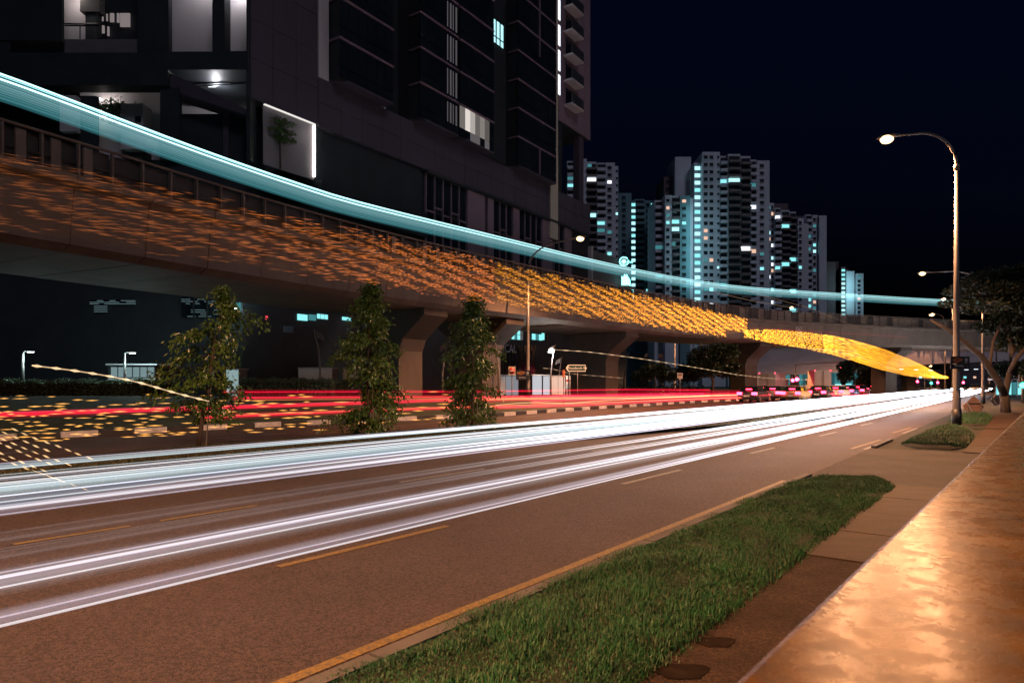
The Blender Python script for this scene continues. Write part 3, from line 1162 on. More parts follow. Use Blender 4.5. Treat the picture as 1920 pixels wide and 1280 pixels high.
def tower(name_label, Y0, bays, pitch, wall, lit=.12, ybot=612, seed=1, lits=None):
    r = random.Random(seed)
    xs = [b_[0] for b_ in bays] + [b_[1] for b_ in bays]
    cxp = (min(xs) + max(xs)) / 2
    base = P(cxp, 715, Y0)
    base.z = 0
    t = thing("apartment_tower", name_label, "tower", base, 0, "apartment towers behind the viaduct")
    k = Y0 / F
    for bi, (x0, x1, yt, kind, dy) in enumerate(bays):
        Y = Y0 + dy
        zt = CAM_H + (HY - yt) * k
        X0, X1 = (x0 - CX) * k, (x1 - CX) * k
        wmat = wall
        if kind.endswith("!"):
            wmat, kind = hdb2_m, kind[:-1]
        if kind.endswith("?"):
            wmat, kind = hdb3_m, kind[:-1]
        m = MB()
        rec = 1.3 if kind in ("balc", "wide") else 0.0
        m.box(((X0 + X1) / 2, Y + 7 + rec / 2, zt / 2), (X1 - X0 - .03, 14 - rec, zt))
        m.build("wall", wmat, t)
        if kind == "blank":
            continue
        w_ = X1 - X0
        nf = int((ybot - yt) / pitch)
        for f_ in range(nf):
            py = yt + pitch * (f_ + .75)
            z = CAM_H + (HY - py) * k
            fp_ = pitch * k
            def pick(p_=lit):
                q = r.random()
                if q > p_:
                    return hdb_win
                return (teal_e, teal_e, tealb_e, teald_e, teald_e, warm_e, cool_e)[int(r.random() * 7)]
            if kind == "one":
                inst(win_mesh(min(1.4, w_ * .45), 1.15, pick(), wmat), "window", t, ((X0 + X1) / 2 - w_ * .1, Y, z))
            elif kind == "two":
                for q in (.27, .73):
                    inst(win_mesh(min(1.5, w_ * .3), 1.3, pick(), wmat), "window", t, (X0 + w_ * q, Y, z))
            elif kind == "tiny":
                inst(win_mesh(.7, .9, pick(lit * .5), wmat), "window", t, (X0 + w_ * .65, Y, z))
            elif kind == "balc":
                inst(ledge_mesh(w_ * .96, 1.5, 1.05, wmat), "balcony", t, ((X0 + X1) / 2, Y + 1.3, z - fp_ * .3))
                inst(win_mesh(w_ * .8, 1.6, pick()), "window", t, ((X0 + X1) / 2, Y + 1.3, z + fp_ * .2))
            elif kind == "wide":
                inst(ledge_mesh(w_ * .98, 1.4, .8, frame_m if wmat is hdb_m else wmat), "balcony", t, ((X0 + X1) / 2, Y + 1.3, z - fp_ * .34))
                p_ = pick()
                if p_ in (tealb_e, cool_e, warm_e) or p_ is hdb_win or p_ is teal_e:
                    inst(win_mesh(w_ * .9, 1.55, p_), "window", t, ((X0 + X1) / 2, Y + 1.3, z + fp_ * .15))
                else:
                    inst(win_mesh(w_ * .4, 1.2, p_), "window", t, (X0 + w_ * .3, Y + 1.3, z + fp_ * .15))
                    inst(win_mesh(w_ * .4, 1.2, hdb_win), "window", t, (X0 + w_ * .72, Y + 1.3, z + fp_ * .15))
            elif kind == "stair":
                inst(win_mesh(w_ * .8, fp_ * .5, tealb_e if r.random() < .8 else teal_e), "stair_window", t, ((X0 + X1) / 2, Y, z))
    return t


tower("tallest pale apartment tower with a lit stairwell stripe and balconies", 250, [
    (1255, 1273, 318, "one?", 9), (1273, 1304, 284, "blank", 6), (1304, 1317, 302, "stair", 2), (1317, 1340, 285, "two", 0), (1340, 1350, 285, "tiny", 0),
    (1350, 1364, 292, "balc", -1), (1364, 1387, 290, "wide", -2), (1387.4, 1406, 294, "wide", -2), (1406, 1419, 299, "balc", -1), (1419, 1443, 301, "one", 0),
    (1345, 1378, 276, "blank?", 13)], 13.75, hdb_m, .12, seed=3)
TOWER_LOW = tower("lower apartment wing with small square windows left of the lit stairwell", 243, [
    (1231, 1247, 371, "balc", 2), (1247, 1260, 366, "one", 0), (1260, 1275, 366, "wide", -.5), (1275, 1294, 367, "one!", 0), (1294, 1304, 367, "blank", 3)], 13.75, hdb_m, .17, seed=5)
tower("apartment tower seen between the two columns of the nearest building", 235, [
    (1064, 1077, 298, "balc", 1), (1077, 1092, 296, "wide", 0), (1092, 1101, 296, "blank", 1), (1101, 1119, 301, "wide", 0), (1119, 1136, 304, "balc", -.5), (1136, 1153, 305, "one", 0), (1153, 1161, 308, "tiny", 2)],
    13.4, hdb_m, .16, seed=8)
tower("dim teal apartment block with a dotted line of stair lights", 262, [
    (1160, 1184, 362, "one!", 0), (1184, 1193, 374, "stair!", 1), (1193, 1212, 369, "balc!", 2), (1212, 1232, 372, "two!", 3)], 11.6, hdb2_m, .12, seed=13)
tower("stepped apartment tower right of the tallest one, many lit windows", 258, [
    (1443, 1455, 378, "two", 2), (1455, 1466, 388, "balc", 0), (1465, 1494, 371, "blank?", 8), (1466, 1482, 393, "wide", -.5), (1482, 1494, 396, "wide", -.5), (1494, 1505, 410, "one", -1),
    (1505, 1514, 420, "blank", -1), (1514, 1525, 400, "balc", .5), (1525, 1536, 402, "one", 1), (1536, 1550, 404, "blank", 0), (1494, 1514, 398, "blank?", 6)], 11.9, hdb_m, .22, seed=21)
TOWER_SMALL = tower("small distant apartment block with a bright teal wall and stair lights", 330, [
    (1553, 1580, 488, "blank?", 4), (1579, 1587, 500, "stair?", 1), (1587, 1602, 508, "blank", 0), (1586, 1608, 498, "blank?", 9), (1602, 1607, 514, "blank?", 2), (1607, 1621, 512, "one", 1)], 8.3, hdb_m, .1, seed=23)

# lit stairwells throw their light on the wall beside them
for px, py0, py1, Y, e, tw in ((1299, 380, 545, 240, 520, TOWER_LOW), (1594, 512, 575, 326, 400, TOWER_SMALL)):
    for j in range(5):
        l = bpy.data.lights.new("stair_light", 'POINT')
        l.energy = e
        l.color = (.45, .95, 1.0)
        l.shadow_soft_size = .3
        lo = bpy.data.objects.new("stair_light", l)
        C.objects.link(lo)
        lo.parent = tw
        lo.location = P(px + 4, py0 + (py1 - py0) * (j + .5) / 5, Y - 1) - tw.location

# ================================================================== NEAR APARTMENT BUILDING (left)
FA = math.atan((1800 - 960) / 1280)
FE = Vector((sin(FA), cos(FA), 0))           # along the facade, away
FN = Vector((FE.y, -FE.x, 0))                # out of the facade, towards the road
FP = Vector((10.2, 90.0, 0))
FRZ = math.atan2(FE.y, FE.x)


def ft(px):
    rx = (px - CX) / F
    Y = (FP.x * FE.y - FP.y * FE.x) / (rx * FE.y - FE.x)
    return (Vector((rx * Y, Y, 0)) - FP).dot(FE), Y


def fz(px, py):
    return CAM_H - (py - HY) * ft(px)[1] / F


def FPT(t, z, off=0.0):
    return FP + FE * t + FN * off + UP * z


def fbox(m, t0, t1, z0, z1, o0, o1, mi=0):
    """box on the facade: along t0..t1, height z0..z1, standing out o0..o1"""
    return m.hexa([FPT(t0, z0, o1), FPT(t1, z0, o1), FPT(t1, z0, o0), FPT(t0, z0, o0), FPT(t0, z1, o1), FPT(t1, z1, o1), FPT(t1, z1, o0), FPT(t0, z1, o0)], mi)


con = thing("apartment_building", "large dark apartment building with bay windows above a concrete podium at left", "building", FPT(-51.6, 0))
m = MB()
fbox(m, -51.6, 13.2, -.3, 15.0, -20, -.6)
fbox(m, -33.5, 1.0, 15.0, 21.2, -20, -.45)
fbox(m, -45.4, -33.4, 15.0, 21.2, -20, -.3)
fbox(m, -44, .28, 21.2, 25.1, -20, -.12)
fbox(m, -44.4, -8.7, 25.1, 60, -20, -1.6)
fbox(m, -8.0, .1, 33.7, 60, -14, -.12)
m.build("wall", dark_m, con)


def panels(t0, t1, z0, z1, nt, nz, off, mtl, gap=.03, th=.1):
    for i in range(nt):
        for j in range(nz):
            m = MB()
            a0 = t0 + (t1 - t0) * i / nt
            a1 = t0 + (t1 - t0) * (i + 1) / nt - gap
            b0 = z0 + (z1 - z0) * j / nz
            b1 = z0 + (z1 - z0) * (j + 1) / nz - gap
            o_ = off + rnd.uniform(-.006, .006)
            fbox(m, a0, a1, b0, b1, o_ - th, o_)
            m.build("concrete_panel", mtl, con)


panels(-51.6, -45.5, 21.45, 60, 3, 14, 0.0, fac_m)
panels(-45.45, .3, 21.3, 25.1, 20, 2, 0.0, fac_m)
panels(-8.2, .3, 33.75, 60, 5, 11, 0.0, pink_m)
m = MB()
fbox(m, -45.45, -44.45, 25.1, 60, -.7, .02)
m.build("pale_return_wall", fac2_m, con)  # pale panel colour stands in for light on this return
m = MB()
fbox(m, -10.4, -8.6, 19.0, 60, -.8, .12)
m.build("column", beige_m, con)
FL = 3.1


def bay(t0, t1, zb, nfl, npan, proj=1.1, side=.9, split=None, lit=()):
    m = MB()
    fbox(m, t0 + .1, t1 - .1, zb + .1, zb + nfl * FL, -1.6, proj - .12)
    m.build("bay_core", dark_m, con)
    m = MB()
    pts = [FPT(t0, zb, -.0), FPT(t0 + side, zb, proj), FPT(t1, zb, proj), FPT(t1, zb, 0)]
    m.slab(pts, (0, 0, 1), .16)
    m.build("bay_soffit", fac_m, con)
    for f_ in range(nfl):
        z0 = zb + f_ * FL
        if f_:
            m = MB()
            fbox(m, t0, t1, z0 - .02, z0 + .14, -.2, proj + .06)
            m.build("floor_slab", pink_m, con)
        wd = (t1 - t0) / npan
        for i in range(npan):
            mt = glass_d
            if (f_, i) in lit:
                mt = lit[(f_, i)]
            m = MB()
            fbox(m, t0 + wd * i + .03, t0 + wd * (i + 1) - .03, z0 + .18, z0 + .95, proj - .1, proj + .0)
            m.build("pane", glass_d if mt is glass_d else (greyw_e if rnd.random() < .4 else glass_d), con)
            m = MB()
            fbox(m, t0 + wd * i + .03, t0 + wd * (i + 1) - .03, z0 + 1.02, z0 + FL - .06, proj - .1, proj + .0)
            m.build("pane", mt, con)


slit_e = emat('slit window', (.5, .46, .5), .16)
LB = {(0, i): emat('lit bay room', (1, .90, .84), k_) for i, k_ in ((0, .16), (1, .75), (2, .42), (3, .13), (4, .22), (5, .10))}
bay(ft(617)[0], ft(720)[0], 25.1, 4, 6)
bay(ft(770)[0], ft(843)[0], 25.1, 5, 6, lit={})
bay(ft(846)[0], ft(910)[0], 25.1, 6, 7, lit=LB)
bay(ft(955)[0], ft(1028)[0], 25.1, 8, 9, lit={})
# vertical downpipe lines on the last bay
for tpx, z0, z1 in ((995, 38.5, 45), (995, 25.3, 28.3)):
    m = MB()
    fbox(m, ft(tpx)[0], ft(tpx)[0] + .12, z0, z1, 1.1, 1.24)
    m.build("downpipe", pink_m, con)


def fwin(px0, px1, py0, py1, mt, off=-1.5, mull=1, name="window", fr=frame_m):
    t0, t1 = ft(px0)[0], ft(px1)[0]
    pm_ = (px0 + px1) / 2
    z1, z0 = fz(pm_, py0), fz(pm_, py1)
    m = MB()
    fbox(m, t0, t1, z0, z1, off - .05, off + .02)
    o_ = m.build(name, mt, con)
    m = MB()
    for i in range(mull + 1):
        a_ = t0 + (t1 - t0) * i / mull
        fbox(m, a_ - .06, a_ + .06, z0, z1, off, off + .1)
    fbox(m, t0, t1, z0 - .08, z0 + .02, off, off + .14)
    fbox(m, t0, t1, z0 + (z1 - z0) * .3 - .04, z0 + (z1 - z0) * .3 + .04, off, off + .1)
    m.build("window_frame", fr, o_)
    return o_


m = MB()
fbox(m, ft(909)[0], ft(944)[0], 25.1, 60, -1.6, .3)
m.build("recess_infill", dark_m, con)
fwin(917, 939, 43, 88, tealb_e, .34, 3, fr=dark_m)
for f_ in range(4):
    for i in range(4):
        m = MB()
        a0 = ft(843)[0] - 1.75 + i * .42
        fbox(m, a0, a0 + (.2 if i % 2 else .12), 25.1 + f_ * FL + (.4 if f_ else .9), 25.1 + f_ * FL + 2.75, 1.1, 1.13)
        m.build("slit_window", slit_e, con)
fwin(735, 747, 168, 210, greyw_e, -1.5, 2, fr=dark_m)
fwin(918, 932, 255, 288, greyw_e, -1.5, 3, fr=dark_m)
fwin(952, 960, 172, 186, teal_e, -1.4, 1, fr=dark_m)
m = MB()
# vertical stair window strips beside the beige column
for a0, a1 in ((0, 38), (48, 86), (95, 133), (141, 178)):
    m = MB()
    fbox(m, ft(1046)[0], ft(1050)[0], fz(1048, a1), fz(1048, a0), .02, .06)
    m.build("stair_window", cool_e, con)
# balconies on the pink end wall
for pb in (20, 65, 110, 156, 201):
    t0, t1 = ft(1057)[0], ft(1079)[0]
    z0 = fz(1068, pb)
    m = MB()
    fbox(m, t0, t1, z0 - .35, z0 - .15, 0, 1.2)
    bal = m.build("balcony", fac2_m, con)
    m = MB()
    fbox(m, t0, t1, z0 - .15, z0 + 1.0, 1.1, 1.2)
    fbox(m, t1 - .08, t1, z0 - .15, z0 + 1.0, .02, 1.1)
    m.build("parapet", dark_m, bal)
    m = MB()
    fbox(m, t0 + .5, t1 - .5, z0 - .1, z0 + 2.0, .01, .05)
    m.build("door", glass_d, bal)
# open corner below the pink wall
m = MB()
fbox(m, ft(1047)[0], ft(1058)[0], 25.1, 33.7, -6, -.3)
m.build("corner_wall", dark_m, con)
m = MB()
fbox(m, ft(1090)[0], ft(1098)[0], 25.1, 33.7, -1.2, -.3)
m.build("column", fac_m, con)
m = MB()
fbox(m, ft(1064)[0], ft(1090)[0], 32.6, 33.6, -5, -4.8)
m.build("glowing_ceiling_panel", greyw_e, con)  # emissive face stands in for light on the ceiling
# lower glazed storey with frames and pale panels
t = ft(802)[0]
pat = [("w", 5), ("p", 3), ("g", .5), ("p", 1.1), ("w", 3), ("p", 1.3), ("w", 4), ("p", 2.4), ("g", .5), ("w", 2), ("p", 1.8)]
for kind, n_ in pat:
    if kind == "w":
        for i in range(n_):
            m = MB()
            fbox(m, t + .06, t + 1.18, 13.4, 17.6, -.4, -.3)
            m.build("pane", glass_d, con)
            m = MB()
            fbox(m, t + .06, t + 1.18, 17.75 + (i % 2) * .5, 21.0, -.4, -.3)
            m.build("pane", glass_d, con)
            m = MB()
            fbox(m, t - .06, t + .05, 13.2, 21.1, -.4, -.16)
            fbox(m, t + .05, t + 1.2, 17.6 + (i % 2) * .5, 17.74 + (i % 2) * .5, -.4, -.2)
            m.build("mullion", pink_m, con)
            t += 1.24
    elif kind == "p":
        m = MB()
        fbox(m, t + .02, t + n_ - .02, 13.2, 21.1, -.4, -.1)
        m.build("cladding_panel", pink_m, con)
        t += n_
    else:
        t += n_
m = MB()
fbox(m, ft(802)[0] - .2, 0, 21.0, 21.28, -.5, .15)
m.build("podium_ledge", dark_m, con)
m = MB()
fbox(m, .3, 13.2, 15, 19.6, -14, -.4)
m.build("lower_wing", hdb3_m, con)
m = MB()
fbox(m, .4, .9, 9, 19.8, -.4, .1)
m.build("lower_wing_pier", fac2_m, con)
# lit planter recess with its wall-wash strip
t0, t1 = ft(497)[0], ft(592)[0]
m = MB()
fbox(m, t0, t1, 17.2, 21.4, -.25, -.2)
rec = m.build("recess_wall", mat("grey recess render", (.2, .18, .19), .8, var=.15, scale=.5), con)
m = MB()
fbox(m, t1 - .13, t1 - .02, 17.4, 21.3, -.18, .0)
m.build("led_strip", led_e, rec)
m = MB()
fbox(m, t0, t1, 21.36, 21.42, -.18, .0)
m.build("led_strip", emat("dim led strip", (1, .95, .9), .9), rec)
m = MB()
fbox(m, -45.4, -33.0, 15, 17.2, -.3, .25)
m.build("planter_edge", dark_m, con)
l = lamp_light("recess_light", con, FPT(t1 - .8, 20.3, .6) - con.location, 9, (1, .95, .92), 'POINT', .3)

# ------------------------------------------------------------ left wing, seen square on
YW = 47.0


def wbox(m, x0, x1, y0, y1, Ya, Yb, mi=0):
    """box filling pixels x0..x1, y0..y1 at its front face Ya, running back to Yb"""
    A, B = P(x0, y1, Ya), P(x1, y0, Ya)
    return m.hexa([(A.x, Ya, A.z), (B.x, Ya, A.z), (B.x, Yb, A.z), (A.x, Yb, A.z), (A.x, Ya, B.z), (B.x, Ya, B.z), (B.x, Yb, B.z), (A.x, Yb, B.z)], mi)


wing = thing("apartment_building", "dark square-on building wing with lit recesses at the top left corner", "building", P(200, 715, YW + 1))
def wpart(name, mt, *boxes):
    m = MB()
    for b_ in boxes:
        wbox(m, *b_)
    return m.build(name, mt, wing)


wpart("wall", dark_m, (-250, 462, 300, 790, YW + .6, YW + 12))
wpart("back_wall", dark_m, (-260, 480, -150, 310, YW + 9.0, YW + 10))
wpart("lit_wall_panel", fac2_m, (300, 400, -120, 100, YW + 1.9, YW + 2.2))
wpart("lit_wall_panel", fac2_m, (420, 466, -120, 96, YW + 1.9, YW + 2.2))
wpart("frame_column", dark_m, (398, 421, -150, 97, YW, YW + 1.0))
wpart("frame_column", dark_m, (462, 469, -150, 300, YW - .1, YW + 1.0))
wpart("frame_column", dark_m, (258, 316, -150, 100, YW + .2, YW + .7))
wpart("frame_beam", dark_m, (300, 464, 97, 131, YW - .02, YW + 6.5))
wpart("spandrel_beam", dark_m, (-260, 315, 99, 160, YW - .04, YW + 1.2))
# deep slab whose pale soffit shows
wpart("floor_slab", frame_m, (20, 262, 74, 99, YW + 1.21, YW + 5))
wpart("side_wall", dark_m, (-260, 116, -150, 76, YW + .5, YW + .75))
wpart("lit_wall_panel", fac2_m, (110, 172, -60, 74, YW + 3.0, YW + 3.2))
wpart("ceiling_beam", concrete_d, (150, 186, -60, 22, YW + 2.2, YW + 2.9))
wpart("partition", dark_m, (160, 181, 22, 76, YW + 2.3, YW + 2.95), (204, 262, -60, 76, YW + 3.4, YW + 3.6), (170, 204, -60, 25, YW + 3.4, YW + 3.6))
lobby_e = emat('lobby window', (.62, .52, .52), .34)
for x0, x1, y0, y1 in ((180, 184, 27, 38), (188, 193, 27, 39), (199, 201, 26, 39), (206, 213, 25, 41), (219, 223, 25, 42), (225, 243, 25, 50), (182, 186, 48, 60), (189, 195, 48, 62), (201, 204, 50, 67)):
    wpart("window_pane", lobby_e, (x0, x1, y0, y1, YW + 3.2, YW + 3.3))
rl = MB()
rl.tube([P(121, 45, YW + 1.4), P(186, 45, YW + 1.4)], .05, 6)
rl.tube([P(121, 48.5, YW + 1.4), P(186, 48.5, YW + 1.4)], .05, 6)
for px in (150, 180):
    rl.tube([P(px, 45, YW + 1.4), P(px, 73, YW + 1.4)], .04, 6)
rl.build("railing", black_m, wing)
# recess with the hanging service tray
wpart("recess_wall", fac2_m, (300, 470, 131, 215, YW + 6.6, YW + 6.8))
m = MB()
m.slab([P(315, 133, YW + .5), P(462, 133, YW + .5), P(462, 133, YW + .5) + Vector((0, 6, 0)), P(315, 133, YW + .5) + Vector((0, 6, 0))], (0, 0, 1), .1)
m.build("recess_ceiling", fac2_m, wing)
m = MB()
m.slab([P(315, 136, YW + .3), P(462, 205, YW + .3), P(462, 216, YW + .3), P(315, 168, YW + .3)], (0, 1, 0), 2.2)
m.build("sloping_beam", fac_m, wing)
m = MB()
m.tube([P(350, 158, YW + 2), P(463, 153, YW + 2)], .06, 6)
m.tube([P(365, 163, YW + 2), P(463, 156, YW + 2)], .05, 6)
for px in (400, 432, 458):
    m.tube([P(px, 157, YW + 2), P(px, 137, YW + 2)], .02, 4)
m.build("service_tray", black_m, wing)
wpart("tube_lamp", cool_e, (390, 404, 161, 163, YW + 2.2, YW + 2.3))
lamp_light("recess_light", wing, P(405, 168, YW + 2.2) - wing.location, 260, (.95, .95, 1), 'POINT', .2)
lamp_light("panel_light", wing, P(445, -25, YW + 1.1) - wing.location, 130, (1, .96, 1), 'POINT', .2)
lamp_light("panel_light", wing, P(372, -45, YW + .8) - wing.location, 90, (1, .96, 1), 'POINT', .2)
lamp_light("lobby_light", wing, P(135, -14, YW + 1.9) - wing.location, 80, (1, .9, .85), 'POINT', .2)
# lower recess with a wall light and a shrub
wpart("recess_wall", fac2_m, (150, 302, 158, 300, YW + 3.2, YW + 3.4))
wpart("service_box", fac2_m, (226, 268, 194, 282, YW + 1.8, YW + 3))
wpart("box_vent", black_m, (253, 264, 218, 229, YW + 1.75, YW + 1.8))
wpart("column", dark_m, (300, 336, 165, 300, YW + .2, YW + .6))
wpart("column", dark_m, (139, 181, 180, 300, YW + .4, YW + .7))
wpart("column", dark_m, (338, 463, 214, 300, YW + 1.5, YW + 5))
wpart("column", fac_m, (418, 428, 214, 300, YW + 1.3, YW + 1.49))
wpart("lit_box", fac2_m, (112, 142, 179, 246, YW - .2, YW + .3))
wpart("pale_parapet", fac2_m, (226, 288, 255, 279, YW - .4, YW + .2))
wpart("wall_lamp", led_e, (186, 189, 184, 187, YW + 3.0, YW + 3.2))
lamp_light("wall_lamp_light", wing, P(194, 189, YW + 2.5) - wing.location, 60, (1, .92, .85), 'POINT', .1)

# ground storey: lit openings below the viaduct
def louvre(x0, x1, y0, y1, n_, mt, par=None, cover=.75):
    wpart("window_pane", glass_d, (x0, x1, y0, y1, YW + .52, YW + .6))
    m = MB()
    for i in range(n_):
        yy = y0 + (y1 - y0) * (i + .5) / n_
        a_ = x0
        while a_ < x1:
            b_ = min(x1, a_ + rnd.uniform(4, 16))
            if rnd.random() < cover:
                wbox(m, a_, b_, yy - .55, yy + .45, YW + .40, YW + .5)
            a_ = b_ + rnd.uniform(0, 2)
    m.build("lit_louvre_slat", mt, wing)


louvre(340, 434, 543, 595, 13, slat_e, cover=.55)
for px in (363, 388, 412):
    wpart("mullion", black_m, (px - 1.4, px + 1.4, 541, 597, YW + .3, YW + .4))
wpart("window_pane", teald_e, (437, 452, 543, 592, YW + .3, YW + .45))
louvre(168, 253, 562, 571, 3, slat_e, cover=.85)
louvre(176, 200, 572, 586, 4, slat_e, cover=.9)
wpart("window_pane", slat_e, (177, 178.5, 487, 507, YW + .3, YW + .4))
wpart("window_pane", slat_e, (201, 203, 487, 507, YW + .3, YW + .4))
for yy in (577, 588):
    m = MB()
    m.ball(P(441, yy, YW - .2), .16, 6, .5)
    m.build("floodlight", lampw_e, wing)
lamp_light("floodlight_light", wing, P(441, 582, YW - .9) - wing.location, 150, (.6, .95, 1), 'POINT', .2)
wpart("exit_sign", emat("red sign glow", (1, .08, .12), .9), (497.5, 501.5, 592, 599, YW + .3, YW + .4))
wpart("notice_board", fac_m, (531, 550, 611, 623, YW + .3, YW + .5))

def fwin2(px0, px1, py0, py1, mt, n_=1):
    t0, t1 = ft(px0)[0], ft(px1)[0]
    pm_ = (px0 + px1) / 2
    for i in range(n_):
        m = MB()
        a0 = t0 + (t1 - t0) * i / n_
        fbox(m, a0 + .05, a0 + (t1 - t0) / n_ - .05, fz(pm_, py1), fz(pm_, py0), -.58, -.5)
        m.build("window", mt[i % len(mt)] if isinstance(mt, (list, tuple)) else mt, con)


fwin2(566, 586, 588.5, 600, teal_e)
fwin2(587, 602, 589, 600, teald_e)
fwin2(603, 624, 588.5, 597, teal_e, 3)
fwin2(650, 668, 594, 600, teal_e)
fwin2(718, 757, 598, 611, teal_e, 2)
for row, (a0, a1) in enumerate(((610, 615), (616, 624), (625, 634))):
    fwin2(921, 988, a0, a1, [teal_e, teald_e, teal_e, greyw_e, glass_d, teal_e, teald_e, glass_d], 12)
fwin2(1005, 1024, 626, 637, [teal_e, teald_e, teal_e], 3)
fwin2(1023, 1033, 617, 637, [teal_e, glass_d], 2)
fwin2(1046, 1058, 570, 576, cool_e, 1)
# shop glazing with faint lettering
for i in range(9):
    fwin2(905 + i * 12, 915 + i * 12, 648, 700, glass_d)
tm = text_mesh("MEDICAL", 1.25, mat("faint lettering", (0.30, 0.30, 0.34), .5, var=.1, scale=2))
q = FPT(ft(950)[0], fz(950, 653), -.42)
o = link("lettering", tm, con)
o.location = q - con.location
o.rotation_euler = (pi / 2, 0, FRZ)
fwin2(914, 925, 666, 696, emat("blue poster", (.02, .10, .2), .35), 1)
# neon logo and figure on the end of the lower wing
neo = thing("neon_sign", "round glowing teal neon sign with cursive lettering on the dark lower wing", "sign", P(1172, 492, 97))
m = MB()
c0 = P(1170, 490, 97)
m.tube([c0 + Vector((.62 * cos(k * pi / 10), 0, .58 * sin(k * pi / 10))) for k in range(2, 22)], .1, 6)
m.build("neon_ring", neon_e, neo)
m = MB()
m.disc(c0 + Vector((0, .1, 0)), (0, 1, 0), .34, .1, 18)
m.build("neon_disc", neonw_e, neo)
tm = text_mesh("Grand", .62, neon_e, .02)
o = link("lettering", tm, neo)
o.location = (.3, -.16, 0.05)
o.rotation_euler = (pi / 2, 0, 0)
neo2 = thing("neon_sign", "small white and teal glowing figure sign just above the viaduct rail", "sign", P(1172, 535, 97))
m = MB()
pts = [(1167, 519), (1170, 520.5), (1171, 516), (1173, 518), (1174.5, 516), (1176, 520), (1179, 524), (1180, 534), (1177, 533), (1167, 533)]
m.slab([P(x_, y_, 97) for x_, y_ in pts], (0, 1, 0), .2)
m.build("sign_face", neonw_e, neo2)
m = MB()
m.slab([P(1172 + (x_ - 1172) * 1.35, 526 + (y_ - 526) * 1.25, 97.3) for x_, y_ in pts], (0, 1, 0), .1)
m.build("sign_halo", neon_e, neo2)

# ================================================================== TREES AND HEDGES
def young_tree(label, px, base_py, top_py, crown, seed, lean=0.0, sparse=1.0, leafn=105):
    """crown: list of (py, half width px, shift px) down the tree"""
    r = random.Random(seed)
    b_ = G(px, base_py)
    Y = b_.y
    k = Y / F
    b_.z = .12
    t = thing("young_tree", label, "tree", b_, 0, "young conical trees on the median")
    zt = CAM_H + (HY - top_py) * k
    m = MB()
    n_ = 9
    tr = [b_ + Vector((lean * k * (i / n_) ** 1.2, 0, (zt - .12) * i / n_)) + Vector((r.uniform(-.02, .02), r.uniform(-.02, .02), 0)) for i in range(n_ + 1)]
    m.tube(tr, [.06 * (1 - .85 * i / n_) + .006 for i in range(n_ + 1)], 7)
    trunk = m.build("trunk", bark_m, t, True)
    cs, ds = [], []
    mb = MB()
    nbr = int(78 * sparse)
    y0, y1 = crown[0][0], crown[-1][0]
    for i in range(nbr):
        q = (i + r.random()) / nbr
        py = y0 + (y1 - y0) * q ** .9
        hw = lerp_list(py, [(c_[0], c_[1]) for c_ in crown]) * k
        sh = lerp_list(py, [(c_[0], c_[2]) for c_ in crown]) * k
        z = CAM_H + (HY - py) * k
        fz_ = (z - .12) / (zt - .12)
        cx_ = b_.x + lean * k * max(0, fz_) ** 1.2
        an = r.uniform(0, 2 * pi)
        L = hw * (r.uniform(.5, .9) if r.random() < .6 else r.uniform(1.0, 1.4))
        tip = Vector((cx_ + sh + cos(an) * L, b_.y + sin(an) * L, z - .05 * L))
        root = Vector((cx_, b_.y, z + .25 * L))
        mid = root.lerp(tip, .55) + UP * .14 * L
        mb.tube([root, mid, tip], [.012, .009, .004], 4)
        for j in range(leafn):
            w_ = r.random() ** .55
            p_ = (root.lerp(mid, w_ / .55) if w_ < .55 else mid.lerp(tip, (w_ - .55) / .45))
            sp = .04 + .085 * w_
            p_ = p_ + Vector((r.gauss(0, sp), r.gauss(0, sp), r.gauss(0, sp * .8)))
            cs.append(p_)
            ds.append((cos(an) * .6 + r.gauss(0, .5), sin(an) * .6 + r.gauss(0, .5), -.9 + r.gauss(0, .35)))
    for j in range(60):
        q = r.random()
        cs.append(Vector((b_.x + lean * k + r.gauss(0, .05), b_.y + r.gauss(0, .05), zt - .02 - .35 * q)))
        ds.append((r.gauss(0, .6), r.gauss(0, .6), .3 - q))
    mb.build("branch_work", bark_m, trunk)
    vtx, tri = leaf_cloud(cs, ds, .135, .06, .25)
    np_obj("crown", vtx, tri, leaf_m, t)
    # support stake
    m = MB()
    m.tube([b_ + Vector((.22, -.1, -.05)), b_ + Vector((.12 + lean * k * .3, -.05, 1.9))], .018, 5)
    m.build("stake", steel, t)
    return t


young_tree("young tree with an open leaning crown, leftmost on the median", 374, 845, 540,
           [(545, 12, 0), (580, 34, 2), (610, 62, 0), (640, 70, -22), (660, 85, -22), (690, 82, -30), (720, 85, -40), (755, 60, -20), (790, 50, 0)], 4, lean=50, sparse=.6, leafn=85)
young_tree("dense conical young tree in the middle of the median row", 690, 824, 525,
           [(530, 5, 0), (560, 17, 0), (590, 34, 0), (630, 50, -6), (660, 62, -8), (690, 46, -4), (720, 54, 4), (760, 54, 0), (800, 66, -2), (822, 56, -6)], 7, lean=3, sparse=1.15)
young_tree("dense conical young tree, rightmost on the median beside a lamp post", 886, 813, 552,
           [(556, 4, 0), (580, 14, 0), (610, 32, 0), (640, 44, 0), (670, 52, 2), (700, 42, 0), (730, 46, 4), (770, 52, 0), (805, 50, 0)], 9, lean=2, sparse=1.0)


def bush_cloud(n_, fn, L, W, d=(0, 0, .3)):
    c_ = [fn() for _ in range(n_)]
    return leaf_cloud(c_, [d] * n_, L, W, .9)


